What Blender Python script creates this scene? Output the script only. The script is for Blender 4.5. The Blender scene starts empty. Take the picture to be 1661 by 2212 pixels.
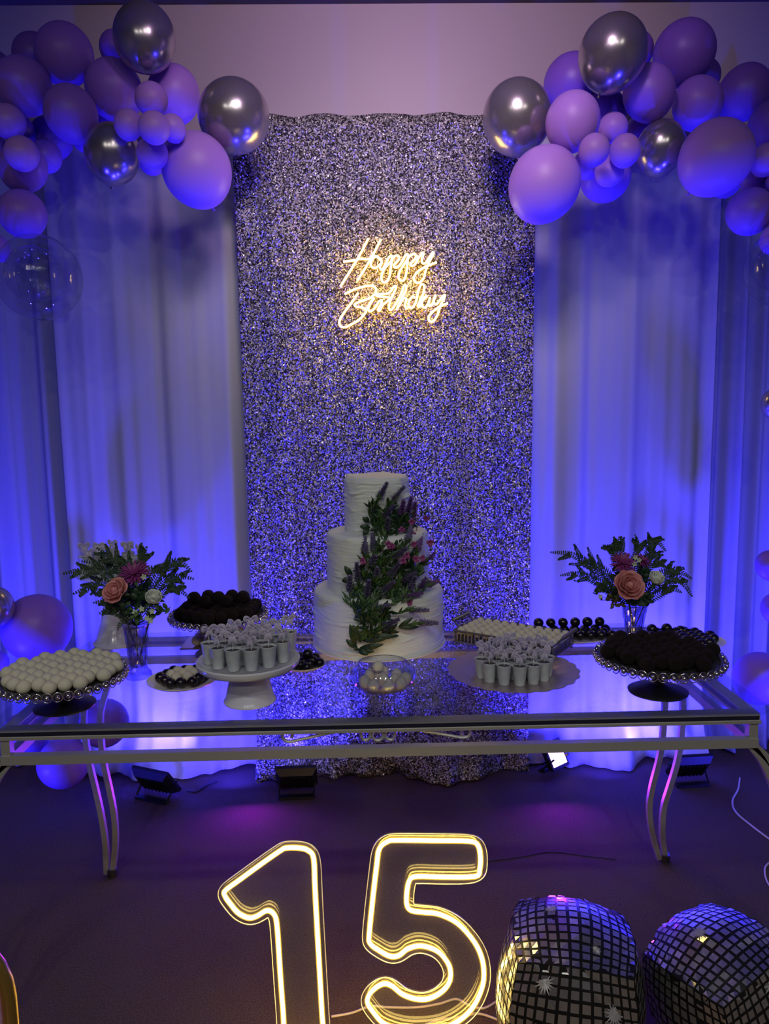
import bpy, bmesh, math, random
from mathutils import Vector, Matrix, Euler, noise
C = bpy.context.scene.collection
R = math.radians; PI = math.pi; TAU = 2*math.pi

# ------------------------------------------------------------------ camera
PITCH, YAW, ROLL, FPX = R(7.5), R(1.1), .015, 1662.0
CAM = Vector((0, 0, 1.448))
_f = Vector((math.sin(YAW)*math.cos(PITCH), math.cos(YAW)*math.cos(PITCH), -math.sin(PITCH)))
_r0 = Vector((math.cos(YAW), -math.sin(YAW), 0)); _u0 = _r0.cross(_f)
_r = _r0*math.cos(ROLL) - _u0*math.sin(ROLL); _u = _u0*math.cos(ROLL) + _r0*math.sin(ROLL)
cd = bpy.data.cameras.new('camera'); cam = bpy.data.objects.new('camera', cd); C.objects.link(cam)
m = Matrix.Identity(4)
for i in range(3): m[i][0], m[i][1], m[i][2] = _r[i], _u[i], -_f[i]
cam.matrix_world = Matrix.Translation(CAM) @ m
cd.sensor_fit = 'VERTICAL'; cd.sensor_height = 36; cd.lens = FPX/2212*36; cd.clip_start = .02
bpy.context.scene.camera = cam
def ray(px, py): return _f*FPX + _r*(px-830.5) - _u*(py-1106)
def PZ(px, py, z): d = ray(px, py); return CAM + d*((z-CAM.z)/d.z)      # point of a horizontal plane
def PY(px, py, y): d = ray(px, py); return CAM + d*((y-CAM.y)/d.y)      # point of a vertical plane
def mpp(p): return (Vector(p)-CAM).dot(_f)/FPX                           # metres per photograph pixel there

# ------------------------------------------------------------------ exposure, world, lights
sc = bpy.context.scene
sc.view_settings.view_transform = 'Standard'; sc.view_settings.look = 'None'
sc.view_settings.gamma = 1; sc.view_settings.use_curve_mapping = False
sc.view_settings.exposure = 0.0
w = bpy.data.worlds.new('world'); sc.world = w; w.use_nodes = True
w.node_tree.nodes['Background'].inputs[0].default_value = (.5, .42, .6, 1)
w.node_tree.nodes['Background'].inputs[1].default_value = .02
def area(name, loc, aim, size, energy, col, spread=180, sy=None):
    l = bpy.data.lights.new(name, 'AREA'); l.energy = energy; l.color = col; l.size = size
    l.shape = 'DISK' if sy is None else 'RECTANGLE'
    if sy: l.size_y = sy
    l.spread = R(spread)
    o = bpy.data.objects.new(name, l); C.objects.link(o); o.location = loc
    o.rotation_euler = Vector(aim).to_track_quat('-Z', 'Y').to_euler(); return o
BLUE = (.034, .024, 1.0); VIOLET = (.36, .02, 1.0)
# ceiling downlights of the room, behind and above the photographer
for k, x in enumerate((-1.35, -.45, .45, 1.35)):
    area('downlight', (x, -.55, 3.0), (0, .32, -1), .10, 6.2, (1, .99, .90), 150)
    area('downlight', (x, -2.4, 3.0), (0, .5, -1), .10, 4.5, (1, .99, .90), 150)
area('wall_wash', (.20, 1.15, 2.95), (0, 1.0, -.10), .25, 5.2, (.92, .62, .95), 75)
area('front_wash', (.10, .9, 2.95), (-.01, .80, -.36), .6, 3.4, (1, .88, .86), 48)  # added wash without a fixture, brightens the glitter backdrop
# lamps of the floodlights built below; first pair added without housings, last pair unseen
UPL = [((-.56, 2.78, .10), (0, 1, .25), 4), ((.92, 2.78, .10), (0, 1, .25), 3), ((-.82, 2.83, .13), (-.20, .85, 1), 25), ((-.29, 2.80, .13), (.15, .42, 1), 10),
       ((.74, 2.80, .13), (.20, .6, 1), 12), ((1.07, 2.83, .13), (.1, .85, 1), 26),
       ((-1.55, 2.15, .10), (.12, .60, 1), 18), ((1.62, 2.15, .10), (-.05, .65, 1), 24)]
for p, a, e in UPL: area('uplight_lamp', p, a, .09, e, BLUE, 150)
area('floor_spill', (.67, 2.70, .14), (-.02, -1, -.02), .07, 1.5, (.30, .02, 1.0), 160)      # the turned-round floodlight
area('floor_spill', (-.46, 2.74, .13), (.05, -1, -.02), .07, 1.8, (.34, .02, 1.0), 160)  # added lamp without a housing, throws violet on the left floor

# ------------------------------------------------------------------ materials
def mat(name, col=(.5,.5,.5), rough=.5, metal=0, spec=None, trans=0, emis=None, es=1, coat=0, sheen=0, bump=None, var=None, alpha=None, sss=0):
    m = bpy.data.materials.new(name); m.use_nodes = True; nt = m.node_tree; b = nt.nodes['Principled BSDF']
    b.inputs['Base Color'].default_value = (*col, 1); b.inputs['Roughness'].default_value = rough
    b.inputs['Metallic'].default_value = metal; b.inputs['Coat Weight'].default_value = coat
    b.inputs['Sheen Weight'].default_value = sheen
    if spec is not None: b.inputs['Specular IOR Level'].default_value = spec
    if sss: b.inputs['Subsurface Weight'].default_value = sss; b.inputs['Subsurface Radius'].default_value = (.01,.01,.01)
    if emis: b.inputs['Emission Color'].default_value = (*emis, 1); b.inputs['Emission Strength'].default_value = es
    tc = nt.nodes.new('ShaderNodeTexCoord')
    def ns(scale, sx=(1,1,1), detail=3):
        mp = nt.nodes.new('ShaderNodeMapping'); mp.inputs['Scale'].default_value = sx
        n = nt.nodes.new('ShaderNodeTexNoise'); n.inputs['Scale'].default_value = scale; n.inputs['Detail'].default_value = detail
        nt.links.new(tc.outputs['Object'], mp.inputs[0]); nt.links.new(mp.outputs[0], n.inputs['Vector']); return n
    if bump:
        n = ns(bump[0], bump[2] if len(bump) > 2 else (1,1,1)); bp = nt.nodes.new('ShaderNodeBump')
        bp.inputs['Strength'].default_value = bump[1]; bp.inputs['Distance'].default_value = .003
        nt.links.new(n.outputs['Fac'], bp.inputs['Height']); nt.links.new(bp.outputs[0], b.inputs['Normal'])
    if var:
        n = ns(var[0], var[3] if len(var) > 3 else (1,1,1)); r = nt.nodes.new('ShaderNodeValToRGB')
        r.color_ramp.elements[0].position = .35; r.color_ramp.elements[1].position = .65
        r.color_ramp.elements[0].color = (*var[1], 1); r.color_ramp.elements[1].color = (*var[2], 1)
        nt.links.new(n.outputs['Fac'], r.inputs[0]); nt.links.new(r.outputs[0], b.inputs['Base Color'])
    return m
def glassy(name, tint=(.97,.97,1), rough=.02, ior=1.45, boost=1.0, base=.0, haze=0):
    """thin clear glass or film: transparent, with fresnel reflection"""
    m = bpy.data.materials.new(name); m.use_nodes = True; nt = m.node_tree; nt.nodes.clear()
    o = nt.nodes.new('ShaderNodeOutputMaterial'); mx = nt.nodes.new('ShaderNodeMixShader')
    t = nt.nodes.new('ShaderNodeBsdfTransparent'); t.inputs[0].default_value = (*tint, 1)
    g = nt.nodes.new('ShaderNodeBsdfGlossy'); g.inputs['Roughness'].default_value = rough
    lw = nt.nodes.new('ShaderNodeLayerWeight'); lw.inputs[0].default_value = .5; F0 = ((ior-1)/(ior+1))**2
    pw = nt.nodes.new('ShaderNodeMath'); pw.operation = 'POWER'; pw.inputs[1].default_value = 5; nt.links.new(lw.outputs['Facing'], pw.inputs[0])
    f = nt.nodes.new('ShaderNodeMath'); f.operation = 'MULTIPLY_ADD'; f.inputs[1].default_value = 1-F0; f.inputs[2].default_value = F0; nt.links.new(pw.outputs[0], f.inputs[0])
    ma = nt.nodes.new('ShaderNodeMath'); ma.operation = 'MULTIPLY_ADD'; ma.inputs[1].default_value = boost; ma.inputs[2].default_value = base
    ma.use_clamp = True
    nt.links.new(f.outputs[0], ma.inputs[0]); nt.links.new(ma.outputs[0], mx.inputs[0])
    nt.links.new(t.outputs[0], mx.inputs[1]); nt.links.new(g.outputs[0], mx.inputs[2]); nt.links.new(mx.outputs[0], o.inputs[0])
    if haze:
        d = nt.nodes.new('ShaderNodeBsdfDiffuse'); d.inputs[0].default_value = (.9,.9,.9,1); m2 = nt.nodes.new('ShaderNodeMixShader'); m2.inputs[0].default_value = haze
        nt.links.new(t.outputs[0], m2.inputs[1]); nt.links.new(d.outputs[0], m2.inputs[2]); nt.links.new(m2.outputs[0], mx.inputs[1])
    return m
def fabric(name, col, trans=.35):
    m = bpy.data.materials.new(name); m.use_nodes = True; nt = m.node_tree; nt.nodes.clear()
    o = nt.nodes.new('ShaderNodeOutputMaterial'); mx = nt.nodes.new('ShaderNodeMixShader'); mx.inputs[0].default_value = trans
    d = nt.nodes.new('ShaderNodeBsdfDiffuse'); t = nt.nodes.new('ShaderNodeBsdfTranslucent')
    d.inputs[0].default_value = (*col, 1); t.inputs[0].default_value = (*col, 1)
    nt.links.new(d.outputs[0], mx.inputs[1]); nt.links.new(t.outputs[0], mx.inputs[2]); nt.links.new(mx.outputs[0], o.inputs[0])
    return m
def emit(name, col, s):
    m = bpy.data.materials.new(name); m.use_nodes = True; nt = m.node_tree; nt.nodes.clear()
    o = nt.nodes.new('ShaderNodeOutputMaterial'); e = nt.nodes.new('ShaderNodeEmission')
    e.inputs[0].default_value = (*col, 1); e.inputs[1].default_value = s; nt.links.new(e.outputs[0], o.inputs[0]); return m
def glitter():
    m = bpy.data.materials.new('silver_glitter'); m.use_nodes = True; nt = m.node_tree; b = nt.nodes['Principled BSDF']; L = nt.links.new
    tc = nt.nodes.new('ShaderNodeTexCoord'); v = nt.nodes.new('ShaderNodeTexVoronoi'); v.inputs['Scale'].default_value = 235
    L(tc.outputs['Object'], v.inputs['Vector'])
    geo = nt.nodes.new('ShaderNodeNewGeometry')
    s = nt.nodes.new('ShaderNodeVectorMath'); s.operation = 'SUBTRACT'; s.inputs[1].default_value = (.5,.5,.5); L(v.outputs['Color'], s.inputs[0])
    k = nt.nodes.new('ShaderNodeVectorMath'); k.operation = 'SCALE'; k.inputs['Scale'].default_value = 1.5; L(s.outputs[0], k.inputs[0])
    a = nt.nodes.new('ShaderNodeVectorMath'); a.operation = 'ADD'; L(geo.outputs['Normal'], a.inputs[0]); L(k.outputs[0], a.inputs[1])
    n = nt.nodes.new('ShaderNodeVectorMath'); n.operation = 'NORMALIZE'; L(a.outputs[0], n.inputs[0]); L(n.outputs[0], b.inputs['Normal'])
    sep = nt.nodes.new('ShaderNodeSeparateColor'); L(v.outputs['Color'], sep.inputs[0])
    r = nt.nodes.new('ShaderNodeValToRGB'); e = r.color_ramp.elements
    e[0].position = .30; e[0].color = (.02,.018,.02,1); e[1].position = .97; e[1].color = (1,1,1,1)
    x = e.new(.55); x.color = (.20,.18,.19,1); x = e.new(.80); x.color = (.72,.66,.68,1)
    L(sep.outputs[1], r.inputs[0]); L(r.outputs[0], b.inputs['Base Color'])
    b.inputs['Metallic'].default_value = .35; b.inputs['Roughness'].default_value = .33; return m
M = {
 'floor': mat('dark_carpet', (.05,.04,.04), .95, spec=.08, bump=(600,.6), var=(260,(.070,.047,.038),(.130,.092,.074))),
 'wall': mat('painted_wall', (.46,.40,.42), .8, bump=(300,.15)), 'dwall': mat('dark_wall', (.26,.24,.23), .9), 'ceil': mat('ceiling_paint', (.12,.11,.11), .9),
 'glitter': glitter(), 'sheer': fabric('sheer_curtain', (.60,.60,.66)), 'sheer2': fabric('heavy_curtain', (.36,.37,.44), .2),
 'lilac': mat('lilac_latex', (.26,.12,.62), .42, spec=.3, sss=0), 'lilac2': mat('pale_lilac_latex', (.39,.19,.68), .42, spec=.3),
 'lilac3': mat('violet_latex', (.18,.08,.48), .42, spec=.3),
 'chrome': mat('pearl_grey_chrome_latex', (.40,.36,.375), .23, .82), 'clearb': glassy('clear_balloon_film', (.90,.90,.96), .03, 1.25, 1.1, .03),
 'metal': mat('satin_silver_metal', (.50,.49,.47), .40, .6, bump=(180,.12)), 'bright': mat('bright_silver', (.78,.77,.76), .16, 1),
 'dkmetal': mat('dark_bronze_metal', (.10,.10,.10), .38, .75), 'glass': glassy('clear_glass', (.94,.95,1), .02, 1.5, 1.6, .04),
 'table_glass': glassy('table_glass', (.90,.92,.98), .01, 1.5, 1.0), 'crystal': glassy('cut_crystal', (.80,.80,.90), .07, 1.6, 1.8, .20),
 'acrylic': glassy('clear_acrylic', (.94,.93,.92), .08, 1.4, 1.1, .02, .018), 'acedge': mat('acrylic_edge', (.9,.85,.75), .2, 0, emis=None),
 'icing': mat('white_icing', (.74,.78,.74), .6, spec=.3, bump=(60,.9,(.28,.28,3.2))),
 'cream': mat('cream_sweet', (.66,.62,.47), .55, bump=(400,.4), var=(90,(.60,.56,.42),(.70,.66,.52))), 'choc': mat('dark_choc_gloss', (.005,.003,.005), .28, coat=.3),
 'truffle': mat('chocolate_sprinkle', (.017,.009,.008), .65, spec=.3, bump=(300,1)), 'caramel': mat('beige_truffle', (.62,.52,.44), .35),
 'whitecer': mat('white_ceramic', (.60,.60,.66), .18, coat=.3), 'cup': mat('white_cup', (.50,.54,.56), .35, var=(60,(.46,.50,.53),(.56,.60,.62))),
 'filling': mat('chocolate_filling', (.02,.012,.01), .35, bump=(200,.8)), 'bow': mat('lilac_satin_ribbon', (.45,.41,.56), .35, sheen=.4),
 'pick': mat('clear_pick', (.75,.75,.75), .3), 'charger': mat('champagne_charger', (.46,.39,.41), .34, .7),
 'mirror': mat('gold_mirror', (.75,.62,.45), .08, 1), 'plate': mat('white_plate', (.72,.68,.64), .2),
 'basket': mat('pewter', (.25,.23,.24), .35, .85), 'black': mat('black_plastic', (.006,.006,.008), .5),
 'fern': mat('dark_fern', (.016,.040,.018), .55, var=(50,(.010,.028,.013),(.022,.055,.02))), 'leaf': mat('green_leaf', (.04,.10,.02), .5, var=(40,(.014,.045,.012),(.050,.12,.022))),
 'dleaf': mat('deep_green_leaf', (.010,.035,.012), .5), 'stem': mat('stem', (.03,.05,.02), .6), 'brown': mat('brown_stem', (.08,.04,.025), .6),
 'lav': mat('lavender_bloom', (.12,.10,.20), .6, var=(120,(.09,.07,.14),(.17,.14,.30))), 'lav2': mat('purple_lavender', (.15,.06,.25), .6),
 'magenta': mat('magenta_petal', (.22,.03,.16), .5), 'pink': mat('salmon_petal', (.60,.22,.21), .5, var=(30,(.56,.19,.18),(.64,.28,.27))),
 'white': mat('white_petal', (.62,.66,.58), .5), 'tinyw': mat('tiny_flower', (.50,.58,.42), .5), 'ochre': mat('ochre_leaf', (.10,.08,.02), .5),
 'neon': emit('neon_core', (1.0,.70,.17), 22.0), 'neon_side': emit('neon_sleeve', (1.0,.40,.02), .95),
 'neon2': emit('digit_core', (1.0,.72,.19), 16.0), 'neon2_side': emit('digit_sleeve', (1.0,.62,.07), 1.0),
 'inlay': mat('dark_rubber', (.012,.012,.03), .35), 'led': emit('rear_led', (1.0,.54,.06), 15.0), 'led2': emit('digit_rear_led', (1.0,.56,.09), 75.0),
 'bluelens': emit('uplight_lens', (.25,.22,1.0), 6), 'pinklens': emit('uplight_lens_side', (1.0,.62,1.0), 3.2),
 'foil': mat('mirror_foil', (.84,.83,.80), .20, .94, bump=(22,.35)), 'foilgrid': mat('black_foil_grid', (.008,.008,.008), .3), 'star': mat('grey_star_print', (.36,.35,.36), .4, .3),
 'gold': mat('brushed_gold', (.55,.36,.09), .3, .9), 'velvet': mat('pink_velvet', (.42,.14,.24), .8, sheen=.6, bump=(150,.5)),
 'cable': mat('white_cable', (.62,.56,.50), .5), 'bluecab': mat('black_cable', (.01,.01,.012), .5),
}

# ------------------------------------------------------------------ mesh helpers
class MB:
    def __init__(s): s.v = []; s.f = []; s.mi = []
    def add(s, vs, fs, T=None, mi=0):
        o = len(s.v); s.v += [tuple(T @ Vector(v)) if T else tuple(v) for v in vs]
        s.f += [tuple(i+o for i in f) for f in fs]; s.mi += [mi]*len(fs); return s
    def box(s, x0, x1, y0, y1, z0, z1, T=None, mi=0):
        return s.add([(x0,y0,z0),(x1,y0,z0),(x1,y1,z0),(x0,y1,z0),(x0,y0,z1),(x1,y0,z1),(x1,y1,z1),(x0,y1,z1)],
              [(0,3,2,1),(4,5,6,7),(0,1,5,4),(1,2,6,5),(2,3,7,6),(3,0,4,7)], T, mi)
    def tube(s, pts, r, n=8, closed=False, T=None, sq=1.0, up=None, mi=0):
        P = [Vector(p) for p in pts]; N = len(P); rr = r if hasattr(r, '__len__') else [r]*N; vs = []; fs = []
        prev = None
        for i in range(N):
            a = P[i-1] if (i > 0 or closed) else P[i]; b = P[(i+1) % N] if (i < N-1 or closed) else P[i]
            t = (b-a).normalized() if (b-a).length > 1e-9 else Vector((0,0,1))
            if up is not None: u = Vector(up)
            elif prev is None: u = Vector((0,0,1)) if abs(t.z) < .9 else Vector((0,1,0))
            else: u = prev
            x = t.cross(u)
            if x.length < 1e-6: x = t.cross(Vector((1,.01,0)))
            x.normalize(); y = x.cross(t).normalized(); prev = y
            off = PI/4 if n == 4 else 0
            for k in range(n):
                a_ = TAU*k/n + off; vs.append(P[i] + (x*math.cos(a_) + y*math.sin(a_)*sq)*rr[i])
        for i in range(N if closed else N-1):
            j = (i+1) % N
            for k in range(n): fs.append((i*n+k, i*n+(k+1) % n, j*n+(k+1) % n, j*n+k))
        if not closed: fs.append(tuple(range(n-1, -1, -1))); fs.append(tuple((N-1)*n+k for k in range(n)))
        return s.add(vs, fs, T, mi)
    def lathe(s, prof, n=32, T=None, rf=None, mi=0):
        vs = []; fs = []; L = len(prof)
        for i, (r, z) in enumerate(prof):
            for k in range(n):
                a = TAU*k/n; q = r*(rf(a, i) if rf else 1); vs.append((q*math.cos(a), q*math.sin(a), z))
        for i in range(L-1):
            for k in range(n): fs.append((i*n+k, i*n+(k+1) % n, (i+1)*n+(k+1) % n, (i+1)*n+k))
        if prof[0][0] > 1e-5: fs.append(tuple(range(n-1, -1, -1)))
        if prof[-1][0] > 1e-5: fs.append(tuple((L-1)*n+k for k in range(n)))
        return s.add(vs, fs, T, mi)
    def ball(s, r, n=12, m=8, T=None, fn=None, mi=0):
        vs = [(0,0,-1)]; fs = []
        for i in range(1, m):
            a = -PI/2 + PI*i/m
            for k in range(n): b = TAU*k/n; vs.append((math.cos(a)*math.cos(b), math.cos(a)*math.sin(b), math.sin(a)))
        vs.append((0,0,1)); top = len(vs)-1
        for k in range(n): fs.append((0, 1+(k+1) % n, 1+k)); fs.append((top, 1+(m-2)*n+k, 1+(m-2)*n+(k+1) % n))
        for i in range(m-2):
            for k in range(n): fs.append((1+i*n+k, 1+i*n+(k+1) % n, 1+(i+1)*n+(k+1) % n, 1+(i+1)*n+k))
        vs = [Vector(v)*r*(fn(Vector(v)) if fn else 1) for v in vs]
        return s.add(vs, fs, T, mi)
    def blade(s, base, tip, wdt, nrm, curve=0.0, n=4, mi=0, th=.0006):
        """a leaf or petal: pointed, curved, with a fold and a thickness"""
        b = Vector(base); t = Vector(tip); d = t-b; nn = Vector(nrm); nn = (nn - d*(nn.dot(d)/max(d.length_squared,1e-9)))
        if nn.length < 1e-6: nn = d.orthogonal()
        nn.normalize(); sd = d.normalized().cross(nn); vs = []; fs = []
        for i in range(n+1):
            u = i/n; c = b + d*u + nn*curve*d.length*math.sin(u*PI)
            wd = wdt*math.sin(PI*min(1, max(.04, u*.93+.04)))**.8
            vs += [c - sd*wd, c + nn*wd*.25, c + sd*wd, c - nn*th]
        for i in range(n):
            for k in range(4): a_, b_ = i*4+k, i*4+(k+1) % 4; fs.append((a_, b_, b_+4, a_+4))
        fs.append((3,2,1,0)); fs.append(tuple(n*4+k for k in range(4)))
        return s.add(vs, fs, None, mi)
    def mesh(s, name, mats, smooth=True):
        me = bpy.data.meshes.new(name); me.from_pydata(s.v, [], s.f)
        for q in (mats if isinstance(mats, (list, tuple)) else [mats]): me.materials.append(M[q])
        if len(set(s.mi)) > 1: me.polygons.foreach_set('material_index', s.mi)
        if smooth: me.shade_smooth() if smooth == 'all' else (me.shade_smooth(), me.set_sharp_from_angle(angle=R(40)))
        me.update(); return me
    def obj(s, name, mats, parent=None, smooth=True): return link(name, s.mesh(name, mats, smooth), parent)
def link(name, me, parent=None, T=None):
    o = bpy.data.objects.new(name, me); C.objects.link(o)
    if parent: o.parent = parent
    if T: o.matrix_local = T
    return o
def tag(o, label=None, cat=None, group=None, kind=None):
    if label: o['label'] = label
    if cat: o['category'] = cat
    if group: o['group'] = group
    if kind: o['kind'] = kind
    return o
def thing(name, label, cat, loc=(0,0,0), rz=0, group=None):
    o = bpy.data.objects.new(name, None); C.objects.link(o); o.empty_display_size = .05
    o.location = loc; o.rotation_euler = (0,0,rz); return tag(o, label, cat, group)
def dup(root, T, label, group=None):
    r = root.copy(); C.objects.link(r); r.matrix_world = T
    r['label'] = label
    if group: r['group'] = group
    for ch in list(root.children):
        c = ch.copy(); C.objects.link(c); c.parent = r
        for g in list(ch.children): d = g.copy(); C.objects.link(d); d.parent = c
    return r
def struct(o): o['kind'] = 'structure'; return o
def smooth(pts, closed=False, sub=5):
    P = [Vector(p) for p in pts]; N = len(P); out = []
    for i in range(N if closed else N-1):
        p0 = P[i-1] if (closed or i > 0) else P[0]; p1 = P[i]; p2 = P[(i+1) % N]; p3 = P[(i+2) % N] if (closed or i < N-2) else P[-1]
        for k in range(sub):
            t = k/sub; out.append(.5*((2*p1) + (p2-p0)*t + (2*p0-5*p1+4*p2-p3)*t*t + (3*p1-p0-3*p2+p3)*t**3))
    if not closed: out.append(P[-1])
    return out
def Tr(p, e=None, s=1.0): return Matrix.Translation(p) @ (Euler(e).to_matrix().to_4x4() if e else Matrix.Identity(4)) @ Matrix.Diagonal((*((s,s,s) if not hasattr(s,'__len__') else s), 1))
ORD = ['first','second','third','fourth','fifth','sixth','seventh','eighth','ninth','tenth','eleventh','twelfth','thirteenth','fourteenth','fifteenth']
def rank(pts, tol):
    """sort points into rows by distance; returns (row, rows, place in row, row length) per point"""
    idx = sorted(range(len(pts)), key=lambda i: pts[i][1]); rows = []
    for i in idx:
        if rows and pts[i][1]-pts[rows[-1][0]][1] < tol: rows[-1].append(i)
        else: rows.append([i])
    out = {}
    for r, row in enumerate(rows):
        row.sort(key=lambda i: pts[i][0])
        for k, i in enumerate(row): out[i] = (r, len(rows), k, len(row))
    return out
def place_words(rk, lab, where):
    r, nr, k, n = rk
    a = 'front' if r == 0 else 'rearmost' if r == nr-1 else ORD[r]
    if n == 1: return f'{lab}, alone in {a} row {where}'
    side = 'left end' if k == 0 else 'right end' if k == n-1 else f'{ORD[k]} from left'
    return f'{lab}, {side} of {a} row {where}'

# ------------------------------------------------------------------ the room
X0, X1, YB, YF, ZC = -3.2, 3.2, 3.25, -3.6, 3.03
struct(MB().box(X0, X1, YF, YB, -.1, 0).obj('floor', 'floor', smooth=False))
struct(MB().box(X0, X1, YF, YB, ZC, ZC+.1).obj('ceiling', 'ceil', smooth=False))
struct(MB().box(X0, X1, YB, YB+.1, 0, ZC).obj('wall_back', 'wall', smooth=False))
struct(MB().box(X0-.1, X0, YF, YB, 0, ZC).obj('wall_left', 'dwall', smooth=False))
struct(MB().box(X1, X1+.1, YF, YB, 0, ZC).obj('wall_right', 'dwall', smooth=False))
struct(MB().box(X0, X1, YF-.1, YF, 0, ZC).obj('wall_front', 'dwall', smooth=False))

# ------------------------------------------------------------------ curtains and glitter backdrop
def drape(name, m, x0, x1, y, ztop, seed, folds, amp, label, cat, hem=.10, nx=260, nz=64, crumple=.02, taper=0.0, group=None):
    rnd = random.Random(seed); ph = [rnd.uniform(0, TAU) for _ in range(6)]
    vs = []; fs = []
    for j in range(nz+1):
        v = j/nz; z = ztop*(1-v)
        for i in range(nx+1):
            u = i/nx; cx = (x0+x1)/2
            x = cx + (x0-cx + (x1-x0)*u)*(1-taper*v)
            q = u*folds*TAU
            s = math.sin(q+ph[0]) + .5*math.sin(q*1.73+ph[1]+v*.5) + .35*math.sin(q*.47+ph[2]) + .22*math.sin(q*3.1+ph[3])
            yy = y + amp*s*(.55+.45*min(1, v*2))
            low = max(0, (v-.86)/.14)
            yy -= hem*low*low*(.75+.35*math.sin(u*9+ph[4]))
            c = noise.noise((x*5+seed, z*7, seed)); c2 = noise.noise((x*16, z*20, seed+3))
            yy += crumple*low*(c*2.2+c2*1.1)
            zz = max(.004, z + (noise.noise((x*3.1, seed, 0))*.030*low) + (.006*math.sin(u*31+ph[5])*(1-v) if j < 2 else 0)) + .006
            vs.append((x, yy, zz))
    for j in range(nz):
        for i in range(nx):
            a = j*(nx+1)+i; fs.append((a, a+nx+1, a+nx+2, a+1))
    mb = MB().add(vs, fs); me = mb.mesh(name, m, 'all'); o = link(name, me)
    sd = o.modifiers.new('thickness', 'SOLIDIFY'); sd.thickness = .002
    return tag(o, label, cat, group)
drape('sheer_curtain', 'sheer', -1.20, -.40, 3.035, 2.47, 3, 4.3, .013, 'pale sheer curtain panel left of the glitter backdrop', 'curtain', .13, crumple=.03)
drape('sheer_curtain', 'sheer', .56, 1.36, 3.035, 2.47, 11, 4.0, .014, 'pale sheer curtain panel right of the glitter backdrop', 'curtain', .13, crumple=.035)
drape('heavy_curtain', 'sheer2', -2.3, -1.10, 3.12, 2.45, 5, 6, .034, 'darker curtain at the far left behind clear balloon', 'curtain', .05)
drape('heavy_curtain', 'sheer2', 1.26, 2.3, 3.12, 2.45, 8, 7, .034, 'deep blue-lit curtain at the far right edge', 'curtain', .05)
drape('glitter_backdrop', 'glitter', -.475, .632, 2.945, 2.505, 21, 4.2, .010, 'silver glitter fabric backdrop hanging behind the cake', 'backdrop', .10, crumple=.035, taper=.02)

# ------------------------------------------------------------------ balloons
def balloon_mesh(kind):
    prof = []
    for i in range(25):
        a = PI*i/24; r = math.sin(a); z = math.cos(a)
        if z < 0: r *= 1 - .05*z*z; z *= 1.05
        prof.append((max(r, 0), z))
    prof[-1] = (.035, -1.05); prof += [(.028, -1.085), (.05, -1.12), (.045, -1.135), (0, -1.135)]
    return MB().lathe(prof[::-1], 36).mesh('balloon', kind, 'all')
BM = {k: balloon_mesh(k) for k in ('lilac','lilac2','lilac3','chrome')}
placed = []
def balloon(px, py, rx, ry, kind, y0, label, ang=None, solve=True, front=False):
    y = y0
    for _ in range(90):
        c = PY(px, py, y); s = mpp(c); r = s*(rx+ry)/2
        if not solve or all((c-q).length >= .97*(r+t) or (c-q).length < 1e-6 for q, t in placed): break
        y -= .012
    placed.append((c, r))
    o = link('balloon', BM[kind])
    # axis: knot (-Z local) points back into the cluster; elongated ones lie in the picture's plane
    el = abs(ry-rx)/max(rx, ry)
    if ang is None:
        ang = random.uniform(-30, 30); back = 1.6
        if el > .08: back = .5
    else: back = .35
    d = Vector((math.sin(R(ang)), -back if front is False else back, math.cos(R(ang)))).normalized()   # direction of the crown (+Z local)
    q = d.to_track_quat('Z', 'X')
    lo = s*min(rx, ry); k = max(rx, ry)/min(rx, ry)
    kk = 1 + (k-1)*.4 if back < 1 else 1
    base = lo if back < 1 else r
    o.matrix_world = Matrix.Translation(c) @ q.to_matrix().to_4x4() @ Matrix.Diagonal((base, base, base*kk, 1))
    tag(o, label, 'balloon'); return o
random.seed(4)
Lb = 'left garland'; Rb = 'right garland'
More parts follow.
